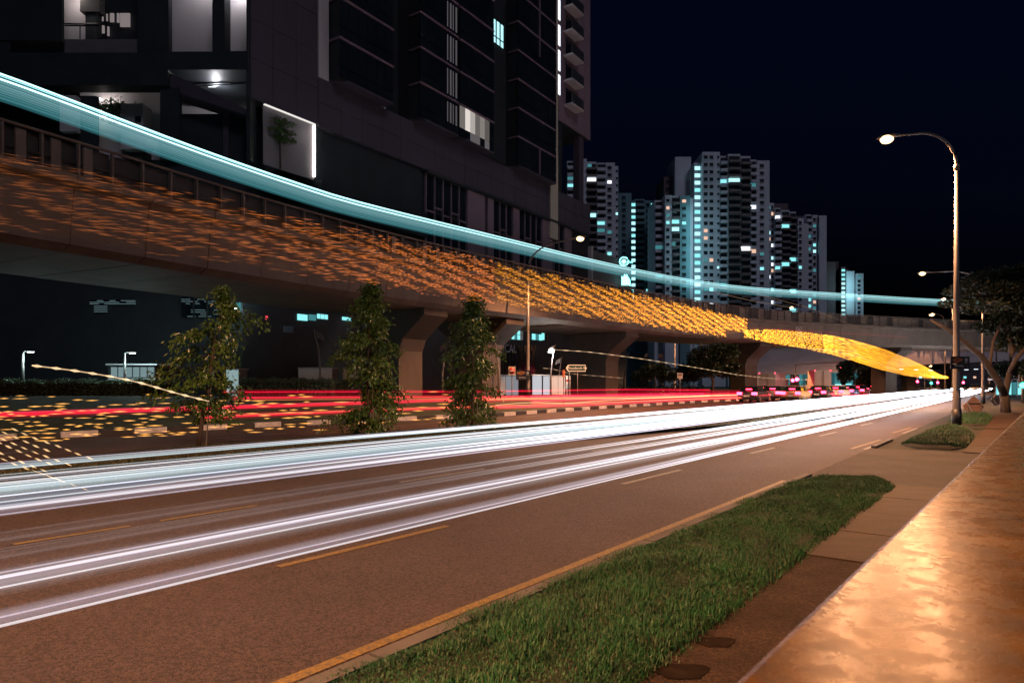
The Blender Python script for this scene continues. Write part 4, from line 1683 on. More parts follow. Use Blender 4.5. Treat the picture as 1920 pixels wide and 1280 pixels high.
# clipped hedges along the top of the bank
def hedge(label, px0, px1, Y, ptop, pbot, n_):
    a_, b_ = P(px0, pbot, Y), P(px1, pbot, Y * 1.03)
    t = thing("hedge", label, "hedge", a_.lerp(b_, .5), 0, "clipped hedges along the bank")
    hgt = (pbot - ptop) * Y / F
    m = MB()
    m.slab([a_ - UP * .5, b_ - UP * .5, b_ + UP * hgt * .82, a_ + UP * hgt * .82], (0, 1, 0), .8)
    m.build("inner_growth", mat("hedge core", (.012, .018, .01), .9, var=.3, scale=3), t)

    def f_():
        q = rnd.random()
        p_ = a_.lerp(b_, q)
        s_ = rnd.random()
        bump = 1 + .06 * sin(q * 60) + .05 * sin(q * 23)
        if s_ < .5:
            return p_ + Vector((0, -.04 + rnd.gauss(0, .05), rnd.uniform(-.2, hgt * .97 * bump)))
        return p_ + Vector((0, rnd.uniform(0, .9), hgt * .93 * bump + rnd.gauss(0, .05)))
    vtx, tri = bush_cloud(n_, f_, .11, .07)
    np_obj("foliage", vtx, tri, hedge_m, t)


hedge("long clipped hedge at far left behind the dashed light streaks", -160, 320, 36, 713, 744, 9000)
hedge("clipped hedge right of the leaning young tree", 450, 622, 42, 711, 741, 4500)
hedge("short dark hedge piece beside the white kiosk, left of the middle tree", 628, 655, 45, 713, 742, 900)
# trees
def big_tree(label, px, base_py, Y, limbs, blobs, nl, L=.3, W=.14, mt=leaf2_m, r0=.28, name="tree", zb=0.0):
    b_ = P(px, base_py, Y)
    b_.z = zb
    t = thing(name, label, "tree", b_)
    m = MB()
    for pts, ra, rb_ in limbs:
        q = [P(x_, y_, Y + dy_) for x_, y_, dy_ in pts]
        if pts[0][1] >= base_py - 2:
            q[0].z = zb - .05
        k_ = len(q)
        m.tube(q, [ra + (rb_ - ra) * i / (k_ - 1) for i in range(k_)], 8)
    m.build("trunk", bark_m, t, True)
    cs, ds = [], []
    tot = sum(b[2] * b[3] for b in blobs)
    for x_, y_, rx, ry, dy_ in blobs:
        n_ = int(nl * rx * ry / tot)
        for _ in range(n_):
            a1, a2 = rnd.uniform(0, 2 * pi), rnd.gauss(0, 1)
            rr = rnd.random() ** .4
            ux, uy, uz = rnd.gauss(0, 1), rnd.gauss(0, 1), rnd.gauss(0, 1)
            l_ = math.sqrt(ux * ux + uy * uy + uz * uz) / rr
            p_ = P(x_ + rx * ux / l_, y_ + ry * uz / l_, Y + dy_)
            p_.y += rx * Y / F * .8 * uy / l_
            cs.append(p_)
            ds.append((ux, uy, .2 + uz * .3))
    vtx, tri = leaf_cloud(cs, ds, L, W, .6)
    np_obj("crown", vtx, tri, mt, t)
    return t


big_tree("large spreading tree with a leaning forked trunk at the right edge", 1886, 775, 40,
         [([(1886, 775, 0), (1884, 750, 0), (1882, 735, 0)], .27, .24),
          ([(1884, 742, 0), (1872, 715, -.5), (1840, 668, -1), (1800, 635, -1.5), (1770, 614, -2), (1745, 600, -2)], .22, .06),
          ([(1884, 738, 0), (1893, 700, .5), (1896, 660, .5), (1890, 610, 1), (1885, 560, 1)], .2, .09),
          ([(1893, 700, .5), (1905, 672, 0), (1925, 650, 0)], .16, .09),
          ([(1896, 665, .5), (1910, 640, 1), (1918, 610, 1)], .13, .07),
          ([(1855, 690, -.8), (1862, 640, -.4), (1880, 600, 0)], .1, .06),
          ([(1887, 585, 1), (1862, 545, 1), (1845, 530, 1)], .1, .04)],
         [(1870, 530, 60, 30, 1), (1905, 560, 55, 40, 0), (1840, 575, 45, 16, -1), (1895, 610, 60, 22, 1), (1850, 545, 75, 18, 0), (1790, 570, 25, 9, -1), (1910, 640, 40, 22, 1), (1915, 520, 60, 26, 2), (1950, 580, 60, 70, 1), (1960, 690, 40, 30, 2)], 17000, .26, .12)
big_tree("round dark tree under the viaduct beside the flared pier", 1335, 745, 74,
         [([(1335, 748, 0), (1337, 715, 0), (1330, 690, 0)], .2, .1), ([(1335, 712, 0), (1352, 690, 0)], .1, .05)],
         [(1335, 672, 45, 26, 0), (1355, 660, 30, 18, 1), (1318, 690, 30, 20, -1), (1362, 690, 26, 20, 0), (1290, 700, 26, 18, 1)], 9000, .34, .18)
big_tree("small tree lit white from below behind the side road", 1228, 742, 70,
         [([(1228, 748, 0), (1229, 715, 0), (1226, 700, 0)], .1, .05)],
         [(1230, 693, 28, 14, 0), (1205, 705, 20, 12, 0), (1250, 705, 20, 12, 1)], 3000, .3, .16)
big_tree("slim roadside tree beyond the queue, right of the red signal", 1600, 742, 92,
         [([(1600, 742, 0), (1602, 715, 0), (1600, 690, 0)], .16, .08)],
         [(1592, 688, 20, 14, 0), (1612, 682, 18, 14, 0), (1585, 705, 14, 12, 0)], 3200, .34, .18)
big_tree("dark bushy tree in front of the flyover columns", 1640, 740, 100,
         [([(1640, 741, 0), (1641, 715, 0), (1636, 700, 0)], .16, .08)],
         [(1640, 700, 30, 16, 0), (1622, 715, 16, 14, 0), (1665, 705, 16, 12, 0)], 3600, .36, .2)
big_tree("distant leafy tree beyond the junction at the right edge", 1900, 738, 95,
         [([(1900, 739, 0), (1901, 720, 0), (1903, 705, 0)], .2, .1)],
         [(1900, 695, 34, 20, 0), (1875, 705, 18, 14, 1)], 3500, .36, .2)
# small tree in the lit recess of the building
tp = FPT(ft(527)[0], 17.2, .3)
ty = tp.y
big_tree("small feathery tree in the lit planter recess of the building", 526, 282, ty,
         [([(526, 284, 0), (525, 262, 0), (523, 245, 0)], .07, .03)],
         [(520, 226, 18, 4, 0), (534, 234, 20, 4, .2), (518, 244, 20, 4, -.2), (536, 250, 18, 4, .2), (522, 259, 18, 4, 0), (538, 265, 16, 5, 0)], 1500, .2, .07, leaf_m, name="planter_tree", zb=17.2)
c0 = P(214, 205, YW + 2.2)
pl = thing("planter_shrub", "rounded shrub under the wall light in the upper left recess", "shrub", c0 - UP * .9)
vtx, tri = bush_cloud(1400, lambda: c0 + Vector((rnd.gauss(0, .5), rnd.gauss(0, .3), rnd.gauss(-.1, .28))), .22, .1)
np_obj("foliage", vtx, tri, hedge_m, pl)
m = MB()
for k in range(7):
    m.tube([c0 + Vector((0, 0, -1.1)), c0 + Vector((rnd.uniform(-.4, .4), rnd.uniform(-.2, .2), -.1))], .015, 4)
m.build("stem", bark_m, pl)
# low planting beside the piers
for i, (px, py, Y) in enumerate(((1215, 735, 72), (1265, 733, 74), (1180, 736, 71), (1300, 735, 76))):
    c1 = P(px, py, Y)
    b1 = thing("shrub", ["low brown-green shrub left of the lit sign post", "low shrub right under the small square sign", "low shrub beside the flared viaduct pier", "low shrub furthest right below the round tree"][i], "shrub", Vector((c1.x, c1.y, .3)), 0, "low shrubs under the viaduct")
    vtx, tri = bush_cloud(700, lambda: c1 + Vector((rnd.gauss(0, .9), rnd.gauss(0, .5), abs(rnd.gauss(0, .5)) - .4)), .25, .13)
    np_obj("foliage", vtx, tri, leaf2_m, b1)
    m = MB()
    for k in range(6):
        m.tube([Vector((c1.x, c1.y, .1)), c1 + Vector((rnd.uniform(-.7, .7), rnd.uniform(-.3, .3), .2))], .02, 4)
    m.build("stem", bark_m, b1)

# ================================================================== SMALL BUILDINGS AND CABINETS ON THE BANK
gh = thing("guard_post", "low guard post with six pale lit panels under a thin flat roof", "guard post", P(246, 738, 39.5))
Yg = 39.5
m = MB(); wbox(m, 198, 294, 681.5, 684.5, Yg - .4, Yg + 2.4); m.build("roof", cabin_m, gh)
m = MB(); wbox(m, 203, 291, 684.6, 742, Yg, Yg + 2.2); m.build("wall", dark_m, gh)
for i in range(6):
    m = MB(); wbox(m, 208 + i * 13.8, 219 + i * 13.8, 688, 707, Yg - .06, Yg - .01); m.build("panel", emat("lit guard post panel", (.42, .62, .64), .42), gh)
m = MB(); wbox(m, 203, 291, 709, 712.5, Yg - .08, Yg - .02); m.build("sill", cabin_m, gh)


def cabinet(label, x0, x1, y0, y1, Y, mt, splits=1, roof=True, nm="cabinet"):
    t = thing(nm, label, "cabinet", P((x0 + x1) / 2, y1, Y), 0, "pale cabinets and kiosks under the viaduct")
    m = MB(); wbox(m, x0, x1, y0, y1, Y, Y + 1.4); m.build("body", frame_m, t)
    for i in range(splits):
        a_ = x0 + (x1 - x0) * i / splits
        b1 = x0 + (x1 - x0) * (i + 1) / splits
        m = MB(); wbox(m, a_ + .4, b1 - .4, y0 + 1, y1 - 1.5, Y - .05, Y - .003)
        m.build("door", mt[i % len(mt)] if isinstance(mt, list) else mt, t)
    if roof:
        m = MB(); wbox(m, x0 - 1, x1 + 1, y0 - 1.3, y0 - .05, Y - .15, Y + 1.5); m.build("top", cabin_m, t)
    return t


paleglow = emat("lit kiosk panel", (.45, .64, .64), .55)
cabinet("tall pale teal kiosk panel behind the leaning tree", 424, 447, 692, 747, 43, paleglow)
cabinet("small grey cabinet left of the leaning tree's kiosk", 380, 402, 697, 718, 44, cabin_m)
cabinet("wide low grey-lilac cabinet behind the hedge", 559, 623, 690, 712, 46, cabin_m)
cabinet("grey-lilac cabinet half hidden by the middle tree", 643, 680, 691, 713, 47, cabin_m)
cabinet("white kiosk with a glowing open front right of the middle tree", 730, 771, 695, 746, 50, [paleglow, cabin_m, emat("bright kiosk panel", (.7, .86, .86), .8)], 3)
cabinet("white shelter wall behind the rightmost young tree", 924, 972, 704, 742, 60, [cabin_m, emat("glowing shelter panel", (.55, .56, .62), .42)], 2)  # one half emits in place of light falling on the wall
cabinet("bright white hoarding panel right of the station-sign lamp post", 998, 1016, 703, 741, 58, emat("glowing hoarding", (.75, .75, .8), .75), nm="hoarding")  # hoarding face glows itself, standing in for light on the white board
cabinet("second white hoarding panel, narrower than its left neighbour", 1018, 1031, 704, 741, 58, emat("glowing hoarding", (.75, .75, .8), .75), nm="hoarding")
cabinet("grey hoarding panel left of the road name sign", 1033, 1060, 705, 741, 58.5, cabin_m, 2, nm="hoarding")
for i, px in enumerate((1063, 1068)):
    c1 = P(px, 742, 57)
    bo = thing("bollard", ["left of two white posts below the road name sign", "right of two white posts below the road name sign"][i], "bollard", c1, 0, "white posts below the road name sign")
    m = MB(); m.tube([c1 - UP * .3, c1 + UP * 1.62], .07, 10); m.build("post", white_m, bo, True)
    m = MB(); m.ball(c1 + UP * 1.62, .075, 6); m.build("cap", white_m, bo, True)
    m = MB(); m.tube([c1 + UP * 1.2, c1 + UP * 1.35], .073, 10); m.build("reflective_band", red_m, bo, True)


# ================================================================== SMALLER LAMPS
def post_lamp(label, px, py0, py1, Y, arm_px, lit=0, curve=False, group="slim white lamps near the building"):
    a_, b1 = P(px, py1, Y), P(px, py0, Y)
    t = thing("post_lamp", label, "lamp", a_, 0, group)
    k = Y / F
    m = MB()
    if curve:
        pts = [a_ - UP * .3, a_.lerp(b1, .4) + Vector((-.02, 0, 0)), a_.lerp(b1, .7) + Vector((arm_px * .3 * k, 0, 0)), b1 + Vector((arm_px * k, 0, 0))]
        m.tube(pts, [.08, .07, .055, .03], 8)
        m.build("pole", steel, t, True)
        e = b1 + Vector((arm_px * k, 0, 0))
        m = MB()
        sg = 1 if arm_px < 0 else -1
        m.slab([e + Vector((sg * .1, 0, -.1)), e + Vector((sg * .55, 0, -.35)), e + Vector((sg * .62, 0, -.75)), e + Vector((sg * .2, 0, -.55))], (0, 1, 0), .12)
        head = m.build("lamp_head", steel, t)
        if lit:
            m = MB(); m.ball(e + Vector((sg * .3, -.1, -.55)), .2, 7); m.build("lamp_glass", lampw_e, head, True)
            lamp_light("lamp_light", t, e + Vector((sg * .3, -.3, -.9)) - a_, lit, (.9, .97, 1), 'POINT', .15)
    else:
        m.tube([a_ - UP * .3, b1], [.085, .06], 8)
        m.build("pole", steel, t, True)
        e = b1 + Vector((arm_px * k, 0, .05))
        m = MB(); m.tube([b1, b1 + Vector((.1, 0, .05)), e], .035, 6); m.build("arm", steel, t, True)
        m = MB(); m.box(e + Vector((.1, 0, .02)), (.36, .2, .06)); head = m.build("lamp_head", steel, t)
        if lit:
            m = MB(); m.box(e + Vector((.1, 0, -.05)), (.26, .16, .03)); m.build("lamp_glass", lampw_e, head)
            lamp_light("lamp_light", t, e + Vector((.1, 0, -.15)) - a_, lit, (.62, .96, 1), 'POINT', .12)
    return t


post_lamp("leftmost slim lamp glowing teal-white behind the long hedge", 43, 660, 742, 38, 11, 200)
post_lamp("slim lamp in front of the guard post panels", 234, 662, 743, 37.5, 11, 170)
post_lamp("thin lamp pole right of the leaning young tree", 421, 663, 746, 42, 8, 0)
post_lamp("curved unlit lamp post above the wide low cabinet", 601, 617, 742, 44, -12, 0, True)
post_lamp("curved lamp post just left of the rightmost young tree", 830, 640, 748, 50, 10, 0, True)
post_lamp("curved lamp post leaning at the right flank of the rightmost young tree", 935, 607, 748, 52, -16, 0, True)
post_lamp("bright white curved lamp left of the road name sign", 1033, 645, 745, 56, 8, 420, True)
post_lamp("unlit curved lamp right of the bright white one", 1048, 668, 745, 60, 6, 0, True)
for i, (px, x2) in enumerate(((1170, 12), (1205, 12), (1235, 10))):
    post_lamp(["leftmost of three dim slanted lamps right of the flared pier", "middle of three dim slanted lamps right of the flared pier", "rightmost of three dim slanted lamps right of the flared pier"][i], px, 660, 745, 80, x2, 0, True)

# ================================================================== SIGNS
def add_text(par, txt, size, mt, loc, rz=0.0):
    o_ = link("lettering", text_mesh(txt, size, mt), par)
    o_.location = loc
    o_.rotation_euler = (pi / 2, 0, rz)
    return o_


def station_sign(label, c, w_, rz=0.0):
    h_ = w_ * .66
    t = thing("station_sign", label, "sign", c, rz, "dark station direction signs on lamp posts", local=True)
    m = MB(); m.box((0, 0, 0), (w_, .04, h_ * .58)); m.v = [(x, y, z + h_ * .21) for x, y, z in m.v]
    m.build("panel", sign_m, t)
    m = MB(); m.box((0, 0, -h_ * .31), (w_, .04, h_ * .38)); p2 = m.build("panel", sign_m, t)
    # orange interlocking band emblem
    m = MB()
    def band(pts, wd):
        for (xa, za), (xb, zb) in zip(pts, pts[1:]):
            d_ = Vector((xb - xa, 0, zb - za)); n_ = Vector((-d_.z, 0, d_.x)).normalized() * wd / 2
            a_, b1 = Vector((xa, -.028, za)), Vector((xb, -.028, zb))
            m.slab([a_ - n_, b1 - n_, b1 + n_, a_ + n_], (0, 1, 0), .006)
    s_ = w_
    z0 = h_ * .2
    band([(-.40 * s_, z0 - .02 * s_), (-.33 * s_, z0 + .06 * s_)], .035 * s_)
    band([(-.36 * s_, z0 - .02 * s_), (-.24 * s_, z0 - .09 * s_), (-.12 * s_, z0 - .10 * s_), (.0, z0 + .0 * s_)], .03 * s_)
    band([(-.30 * s_, z0 + .02 * s_), (-.2 * s_, z0 + .10 * s_), (-.08 * s_, z0 + .09 * s_), (.1 * s_, z0 + .04 * s_)], .03 * s_)
    band([(-.27 * s_, z0 + .03 * s_), (-.18 * s_, z0 - .02 * s_), (-.06 * s_, z0 - .0 * s_)], .028 * s_)
    band([(.1 * s_, z0 + .04 * s_), (.03 * s_, z0 - .05 * s_)], .035 * s_)
    m.build("emblem", orange_m, t)
    m = MB()
    zc = z0 + .03 * s_
    m.slab([Vector((.32 * s_ + .075 * s_ * cos(k * pi / 10), -.026, zc + .075 * s_ * sin(k * pi / 10))) for k in range(20)], (0, 1, 0), .004)
    ic = m.build("train_icon", white_m, t)
    m = MB(); m.box((.32 * s_, -.03, zc + .02 * s_), (.1 * s_, .004, .05 * s_)); m.build("icon_window", sign_m, ic)
    m = MB(); m.box((.32 * s_, -.03, zc - .05 * s_), (.05 * s_, .004, .02 * s_)); m.build("icon_lamp", sign_m, ic)
    add_text(t, "MRT", .075 * s_, white_m, (.32 * s_, -.026, z0 - .11 * s_))
    add_text(t, "Bukit Panjang", .085 * s_, white_m, (-.06 * s_, -.026, -.16 * s_))
    m = MB()
    for a_, b1 in ((-.32, -.14), (-.08, .02), (.08, .22)):
        m.box(((a_ + b1) / 2 * s_, -.024, -.25 * s_), ((b1 - a_) * s_, .006, .03 * s_))
    m.build("small_lettering", frame_m, t)
    m = MB()
    m.slab([Vector((.37 * s_ + x_ * s_, -.026, -.2 * s_ + z_ * s_)) for x_, z_ in ((-.012, -.08), (.012, -.08), (.012, .0), (.05, -.02), (0, .05), (-.05, -.02), (-.012, .0))], (0, 1, 0), .004)
    m.build("arrow", frame_m, t)
    m = MB(); m.box((-.04, .05, 0), (.3, .06, .05)); m.build("bracket", steel, t)
    return t


lp = UV(32, 2.2)
station_sign("dark station sign with orange emblem on the tallest lamp post", Vector((lp.x + .0, lp.y - .2, CAM_H + (HY - 680) * lp.y / F)), .74)
lp = P(990, 715, 48)
station_sign("smaller dark station sign on the far-kerb lamp post", Vector((lp.x - .35, lp.y - .2, CAM_H + (HY - 703) * lp.y / F)), 1.0)


def post_sign(name, label, px, py0, py1, base_py, w_px, Y, mt, zb=None):
    c = P(px, (py0 + py1) / 2, Y)
    b1 = P(px, base_py, Y)
    t = thing(name, label, "sign", b1)
    k = Y / F
    m = MB(); m.tube([b1 - UP * .3, Vector((c.x, c.y + .06, CAM_H + (HY - py0) * k))], .035, 8); m.build("post", steel, t, True)
    m = MB(); m.box(c, (w_px * k, .03, (py1 - py0) * k)); pn = m.build("panel", mt, t)
    return t, pn, c, k


cream = mat("cream sign face", (.62, .50, .36), .45, var=.06, scale=3)
t, pn, c, k = post_sign("no_entry_sign", "square no entry sign with a red disc on a thin post", 960, 687, 703, 772, 13, 47, cream)
m = MB(); m.disc(c + Vector((0, -.018, 0)), (0, -1, 0), 6.0 * k, .01, 24); dsc = m.build("red_disc", red_m, pn, True)
m = MB(); m.box(c + Vector((0, -.035, 0)), (9 * k, .008, 2.0 * k)); m.build("white_bar", white_m, pn)
# road name sign with an arrow end
c = P(1081, 690, 55)
k = 55 / F
t = thing("road_name_sign", "green arrow-ended road name sign with white lettering on two posts", "sign", P(1081, 745, 55))
m = MB()
ow = [(-20, 0), (-16, 6.3), (17, 6.3), (17, -6.3), (-16, -6.3)]
m.slab([c + Vector((x_ * k, -.03, z_ * k)) for x_, z_ in ow], (0, 1, 0), .03); m.build("border", white_m, t)
m = MB()
iw = [(-16.8, 0), (-14.6, 5), (15.8, 5), (15.8, -5), (-14.6, -5)]
m.slab([c + Vector((x_ * k, -.04, z_ * k)) for x_, z_ in iw], (0, 1, 0), .008); pn = m.build("panel", green_sign, t)
o = link("lettering", text_mesh("Woodlands Rd", .27, white_m), pn)
o.location = c + Vector((0.02, -.05, 0)) - ORG[t.name]
o.rotation_euler = (pi / 2, 0, 0)
for dx in (-13, 2):
    m = MB(); m.tube([c + Vector((dx * k, .02, -2.6)), c + Vector((dx * k, .02, -.2))], .035, 6); m.build("post", steel, t, True)
t, pn, c, k = post_sign("parking_sign", "small cream square sign with a text block near the slim lamp", 1275, 699, 709, 744, 10, 62, cream)
m = MB(); m.box(c + Vector((0, -.02, .07)), (6.4 * k, .008, 3.6 * k)); m.build("text_block", signback, pn)
m = MB(); m.box(c + Vector((0, -.0, -.33)), (3.5 * k, .02, 2 * k)); m.build("supplement_plate", white_m, pn)
t, pn, c, k = post_sign("keep_left_post", "red and orange striped marker post left of the road name sign", 1057, 693, 707, 768, 5, 46, orange_m)
m = MB(); m.box(c + Vector((-1.6 * k, -.02, 0)), (1.6 * k, .008, 13 * k)); m.build("red_stripe", red_m, pn)
t, pn, c, k = post_sign("direction_sign", "small grey sign board on a post behind the tall lamp at right", 1875, 707, 718, 748, 15, 74, frame_m)
m = MB(); m.box(c + Vector((0, -.02, 0)), (9 * k, .008, 4 * k)); m.build("text_block", concrete_d, pn)


def diamond_sign(label, px, py, half, Y, frame=True):
    c = P(px, py, Y)
    k = Y / F
    zb = .1
    t = thing("diamond_sign", label, "sign", Vector((c.x, c.y, zb)), 0, "diamond signs seen from behind on frames")
    m = MB()
    h_ = half * k
    rr = .14
    pts = []
    for q in range(4):
        a_ = q * pi / 2
        for s_ in (-.12, 0, .12):
            pts.append(c + Vector((cos(a_ + s_) * h_ * (1 - abs(s_) * .25), 0, sin(a_ + s_) * h_ * (1 - abs(s_) * .25))))
    m.slab(pts, (0, 1, 0), .03)
    pn = m.build("panel", signback, t)
    for sx in (-.62, .62):
        m = MB(); m.tube([Vector((c.x + sx * h_ * 1.05, c.y - .08, zb - .05)), Vector((c.x + sx * h_ * 1.05, c.y - .05, c.z + h_ * .35))], .025, 6); m.build("leg", steel, t)
        m = MB(); m.tube([Vector((c.x + sx * h_ * 1.25, c.y - .7, zb - .05)), Vector((c.x + sx * h_ * 1.05, c.y - .05, c.z + h_ * .3))], .022, 6); m.build("brace", steel, t)
    m = MB(); m.tube([c + Vector((-.7 * h_, -.05, h_ * .35)), c + Vector((.7 * h_, -.05, h_ * .35))], .022, 6); m.build("crossbar", steel, t)
    return t


diamond_sign("larger diamond sign back on a metal frame beside the tall lamp", 1826, 762, 19.5, 38)
diamond_sign("smaller diamond sign back further along the footpath", 1868, 751, 11, 52)


# ================================================================== TRAFFIC SIGNALS
def signal(label, px, py, base_py, Y, lens, arm=0, big=1.0):
    c = P(px, py, Y)
    k = Y / F
    bx_ = P(px + arm, base_py, Y)
    bx_.z = 0
    t = thing("traffic_signal", label, "traffic light", bx_, 0, "traffic signals at the junction")
    top = c.z + (.7 if arm == 0 else .35)
    m = MB(); m.tube([bx_, Vector((bx_.x, bx_.y, top))], .09, 8); m.build("pole", steel, t, True)
    if arm:
        m = MB(); m.tube([Vector((bx_.x, bx_.y, top - .1)), Vector((bx_.x * .4 + c.x * .6, c.y, top + .2)), Vector((c.x, c.y, top + .25))], .07, 6); m.build("arm", steel, t, True)
    order = {"r": 2, "a": 1, "g": 0}
    dz = -(order[lens] - 1) * .36
    m = MB(); m.box(c + Vector((0, .12, dz)), (.42, .22, 1.16)); hd = m.build("signal_head", black_m, t)
    for nm in "rag":
        z_ = (order[nm] - 1) * .36 + dz
        m = MB()
        on = nm == lens
        m.ball(c + Vector((0, -.04, z_)), .16 * (big * 1.25 if on else 1), 7)
        m.build("lens", {"r": redl_e, "g": greenl_e}.get(nm, black_m) if on else black_m, hd, True)
    return t


signal("overhead red traffic signal on a long arm above the queue", 1577, 687, 742, 100, "r", -86)
signal("left one of a close pair of red signals above the queue", 1486, 713, 744, 88, "r", 0)
signal("right one of a close pair of red signals above the queue", 1494, 711, 743, 90, "r", 0, 1.2)
signal("small dim red signal left of the overhead arm", 1478, 683, 742, 160, "r", 4)
signal("red signal below the tip of the golden light band", 1720, 715, 740, 115, "r", 0)
signal("green signal left of the station-sign lamp post", 1746, 718, 740, 120, "g", 0)
signal("red signal right beside the green one", 1758, 717, 740, 121, "r", 0)
signal("small green signal high beside the lamp post", 1779, 706, 740, 140, "g", 0)
signal("red signal right of the station-sign lamp post", 1806, 717, 740, 120, "r", 0)
signal("green signal at the right picture edge behind the trunk", 1917, 722, 742, 60, "g", 0, 1.2)


# ================================================================== VEHICLES
def car(label, px, base_py, Y, heading, paint, tail=True, wid=1.75, tall=1.45, taxi=False, heads=False):
    c = P(px, base_py, Y)
    c.z = 0.02
    t = thing("car", label, "car", c, heading, "cars waiting at the junction" if tail else "cars facing the camera", local=True)
    L, W = 4.4, wid
    # body lofted from side stations (x is forward)
    st = [(-2.2, .45, .78, .74), (-2.12, .3, .95, .84), (-1.5, .25, 1.0, .87), (0, .24, .98, .88), (1.2, .25, .93, .87), (1.95, .3, .8, .8), (2.2, .42, .62, .66)]
    m = MB()
    vs_ = []
    for x_, z0, z1, hw in st:
        hw = hw * W / 1.75
        vs_ += [(x_, -hw, z0), (x_, -hw * 1.02, (z0 + z1) / 2), (x_, -hw * .93, z1), (x_, hw * .93, z1), (x_, hw * 1.02, (z0 + z1) / 2), (x_, hw, z0)]
    fs = [(i * 6 + j, i * 6 + (j + 1) % 6, (i + 1) * 6 + (j + 1) % 6, (i + 1) * 6 + j) for i in range(len(st) - 1) for j in range(6)]
    fs += [tuple(range(5, -1, -1)), tuple((len(st) - 1) * 6 + j for j in range(6))]
    m.add(vs_, fs)
    body = m.build("body", paint, t, True)
    m = MB()
    cs_ = [(-1.75, .98, .98, .78), (-1.25, .97, tall - .03, .64), (-.3, .96, tall, .66), (.35, .95, tall - .05, .64), (1.1, .93, .95, .76)]
    vs_ = []
    for x_, z0, z1, hw in cs_:
        hw = hw * W / 1.75
        vs_ += [(x_, -hw * 1.08, z0 - .03), (x_, -hw, z1), (x_, hw, z1), (x_, hw * 1.08, z0 - .03)]
    fs = [(i * 4 + j, i * 4 + (j + 1) % 4, (i + 1) * 4 + (j + 1) % 4, (i + 1) * 4 + j) for i in range(len(cs_) - 1) for j in range(4)]
    m.add(vs_, fs)
    m.build("windows", glass_d, t)
    m = MB(); m.box((-.45, 0, tall + .0), (1.5, W * .70, .05)); m.build("roof", paint, t)
    for sx in (-1.35, 1.35):
        for sy in (-1, 1):
            m = MB(); m.tube([(sx, sy * (W / 2 - .2), .31), (sx, sy * (W / 2 + .01), .31)], .31, 14); wh = m.build("wheel", rubber, t, True)
            m = MB(); m.tube([(sx, sy * (W / 2 + .008), .31), (sx, sy * (W / 2 + .02), .31)], .19, 10); m.build("rim", steel, wh, True)
    for sy in (-1, 1):
        m = MB(); m.box((-2.18, sy * W * .37, .82), (.16, .42, .24)); m.build("tail_light", redt_e if tail else red_m, t)
        m = MB(); m.box((2.05, sy * W * .35, .64), (.16, .34, .16)); m.build("headlight", head_e if heads else white_m, t)
    if tail:
        m = MB(); m.box((-1.62, 0, 1.2), (.06, .5, .06)); m.build("brake_light", redt_e, t)
    m = MB(); m.box((-2.24, 0, .6), (.03, .5, .12)); m.build("number_plate", white_m, t)
    m = MB(); m.box((-2.2, 0, .38), (.12, W * .86, .16)); m.build("bumper", black_m, t)
    if taxi:
        m = MB(); m.box((-.3, 0, tall + .1), (.15, .6, .14)); m.build("roof_sign", teal_e, t)
    return t


HD = pi / 2 - TH
dark_p = mat("dark car paint", (.03, .032, .04), .3, var=.1, scale=2)
silver_p = mat("silver car paint", (.35, .35, .37), .35, metal=.4, var=.1, scale=2)
gold_p = mat("pale gold car paint", (.42, .33, .20), .35, var=.1, scale=2)
redp_p = mat("red car paint", (.28, .03, .03), .35, var=.1, scale=2)
white_p = mat("white car paint", (.6, .6, .6), .35, var=.05, scale=2)
blue_p = mat("blue car paint", (.05, .10, .22), .35, var=.05, scale=2)
car("dark car with glowing tail lights, nearest the left end of the queue", 1415, 755, 62, HD, dark_p)
car("silver car braking in the queue behind the tall slim lamp", 1458, 752, 67, HD, silver_p)
car("pale gold car in the queue just below the pair of red signals", 1494, 753, 64, HD, gold_p)
car("dark car stopped below the cream lorry", 1541, 750, 70, HD, dark_p)
car("white car with a lit roof sign right of the cream lorry", 1573, 749, 74, HD, white_p, taxi=True)
car("blue car second from the right end of the queue", 1592, 747, 80, HD, blue_p, taxi=True)
car("red car at the right end of the queue", 1612, 745, 86, HD, redp_p)
car("dark car small and far behind the trees beyond the queue", 1640, 742, 100, HD, dark_p)
car("silver car half hidden left behind the first brake lights", 1436, 748, 78, HD, silver_p)
car("oncoming car with dazzling headlights behind the diamond sign", 1829, 738, 106, HD + pi, white_p, tail=False, heads=True)
car("oncoming car with bright headlights just right of the lamp post", 1796, 738, 110, HD + pi, silver_p, tail=False, heads=True)
car("third oncoming car, right of the dazzling one", 1850, 737, 118, HD + pi, dark_p, tail=False, heads=True)


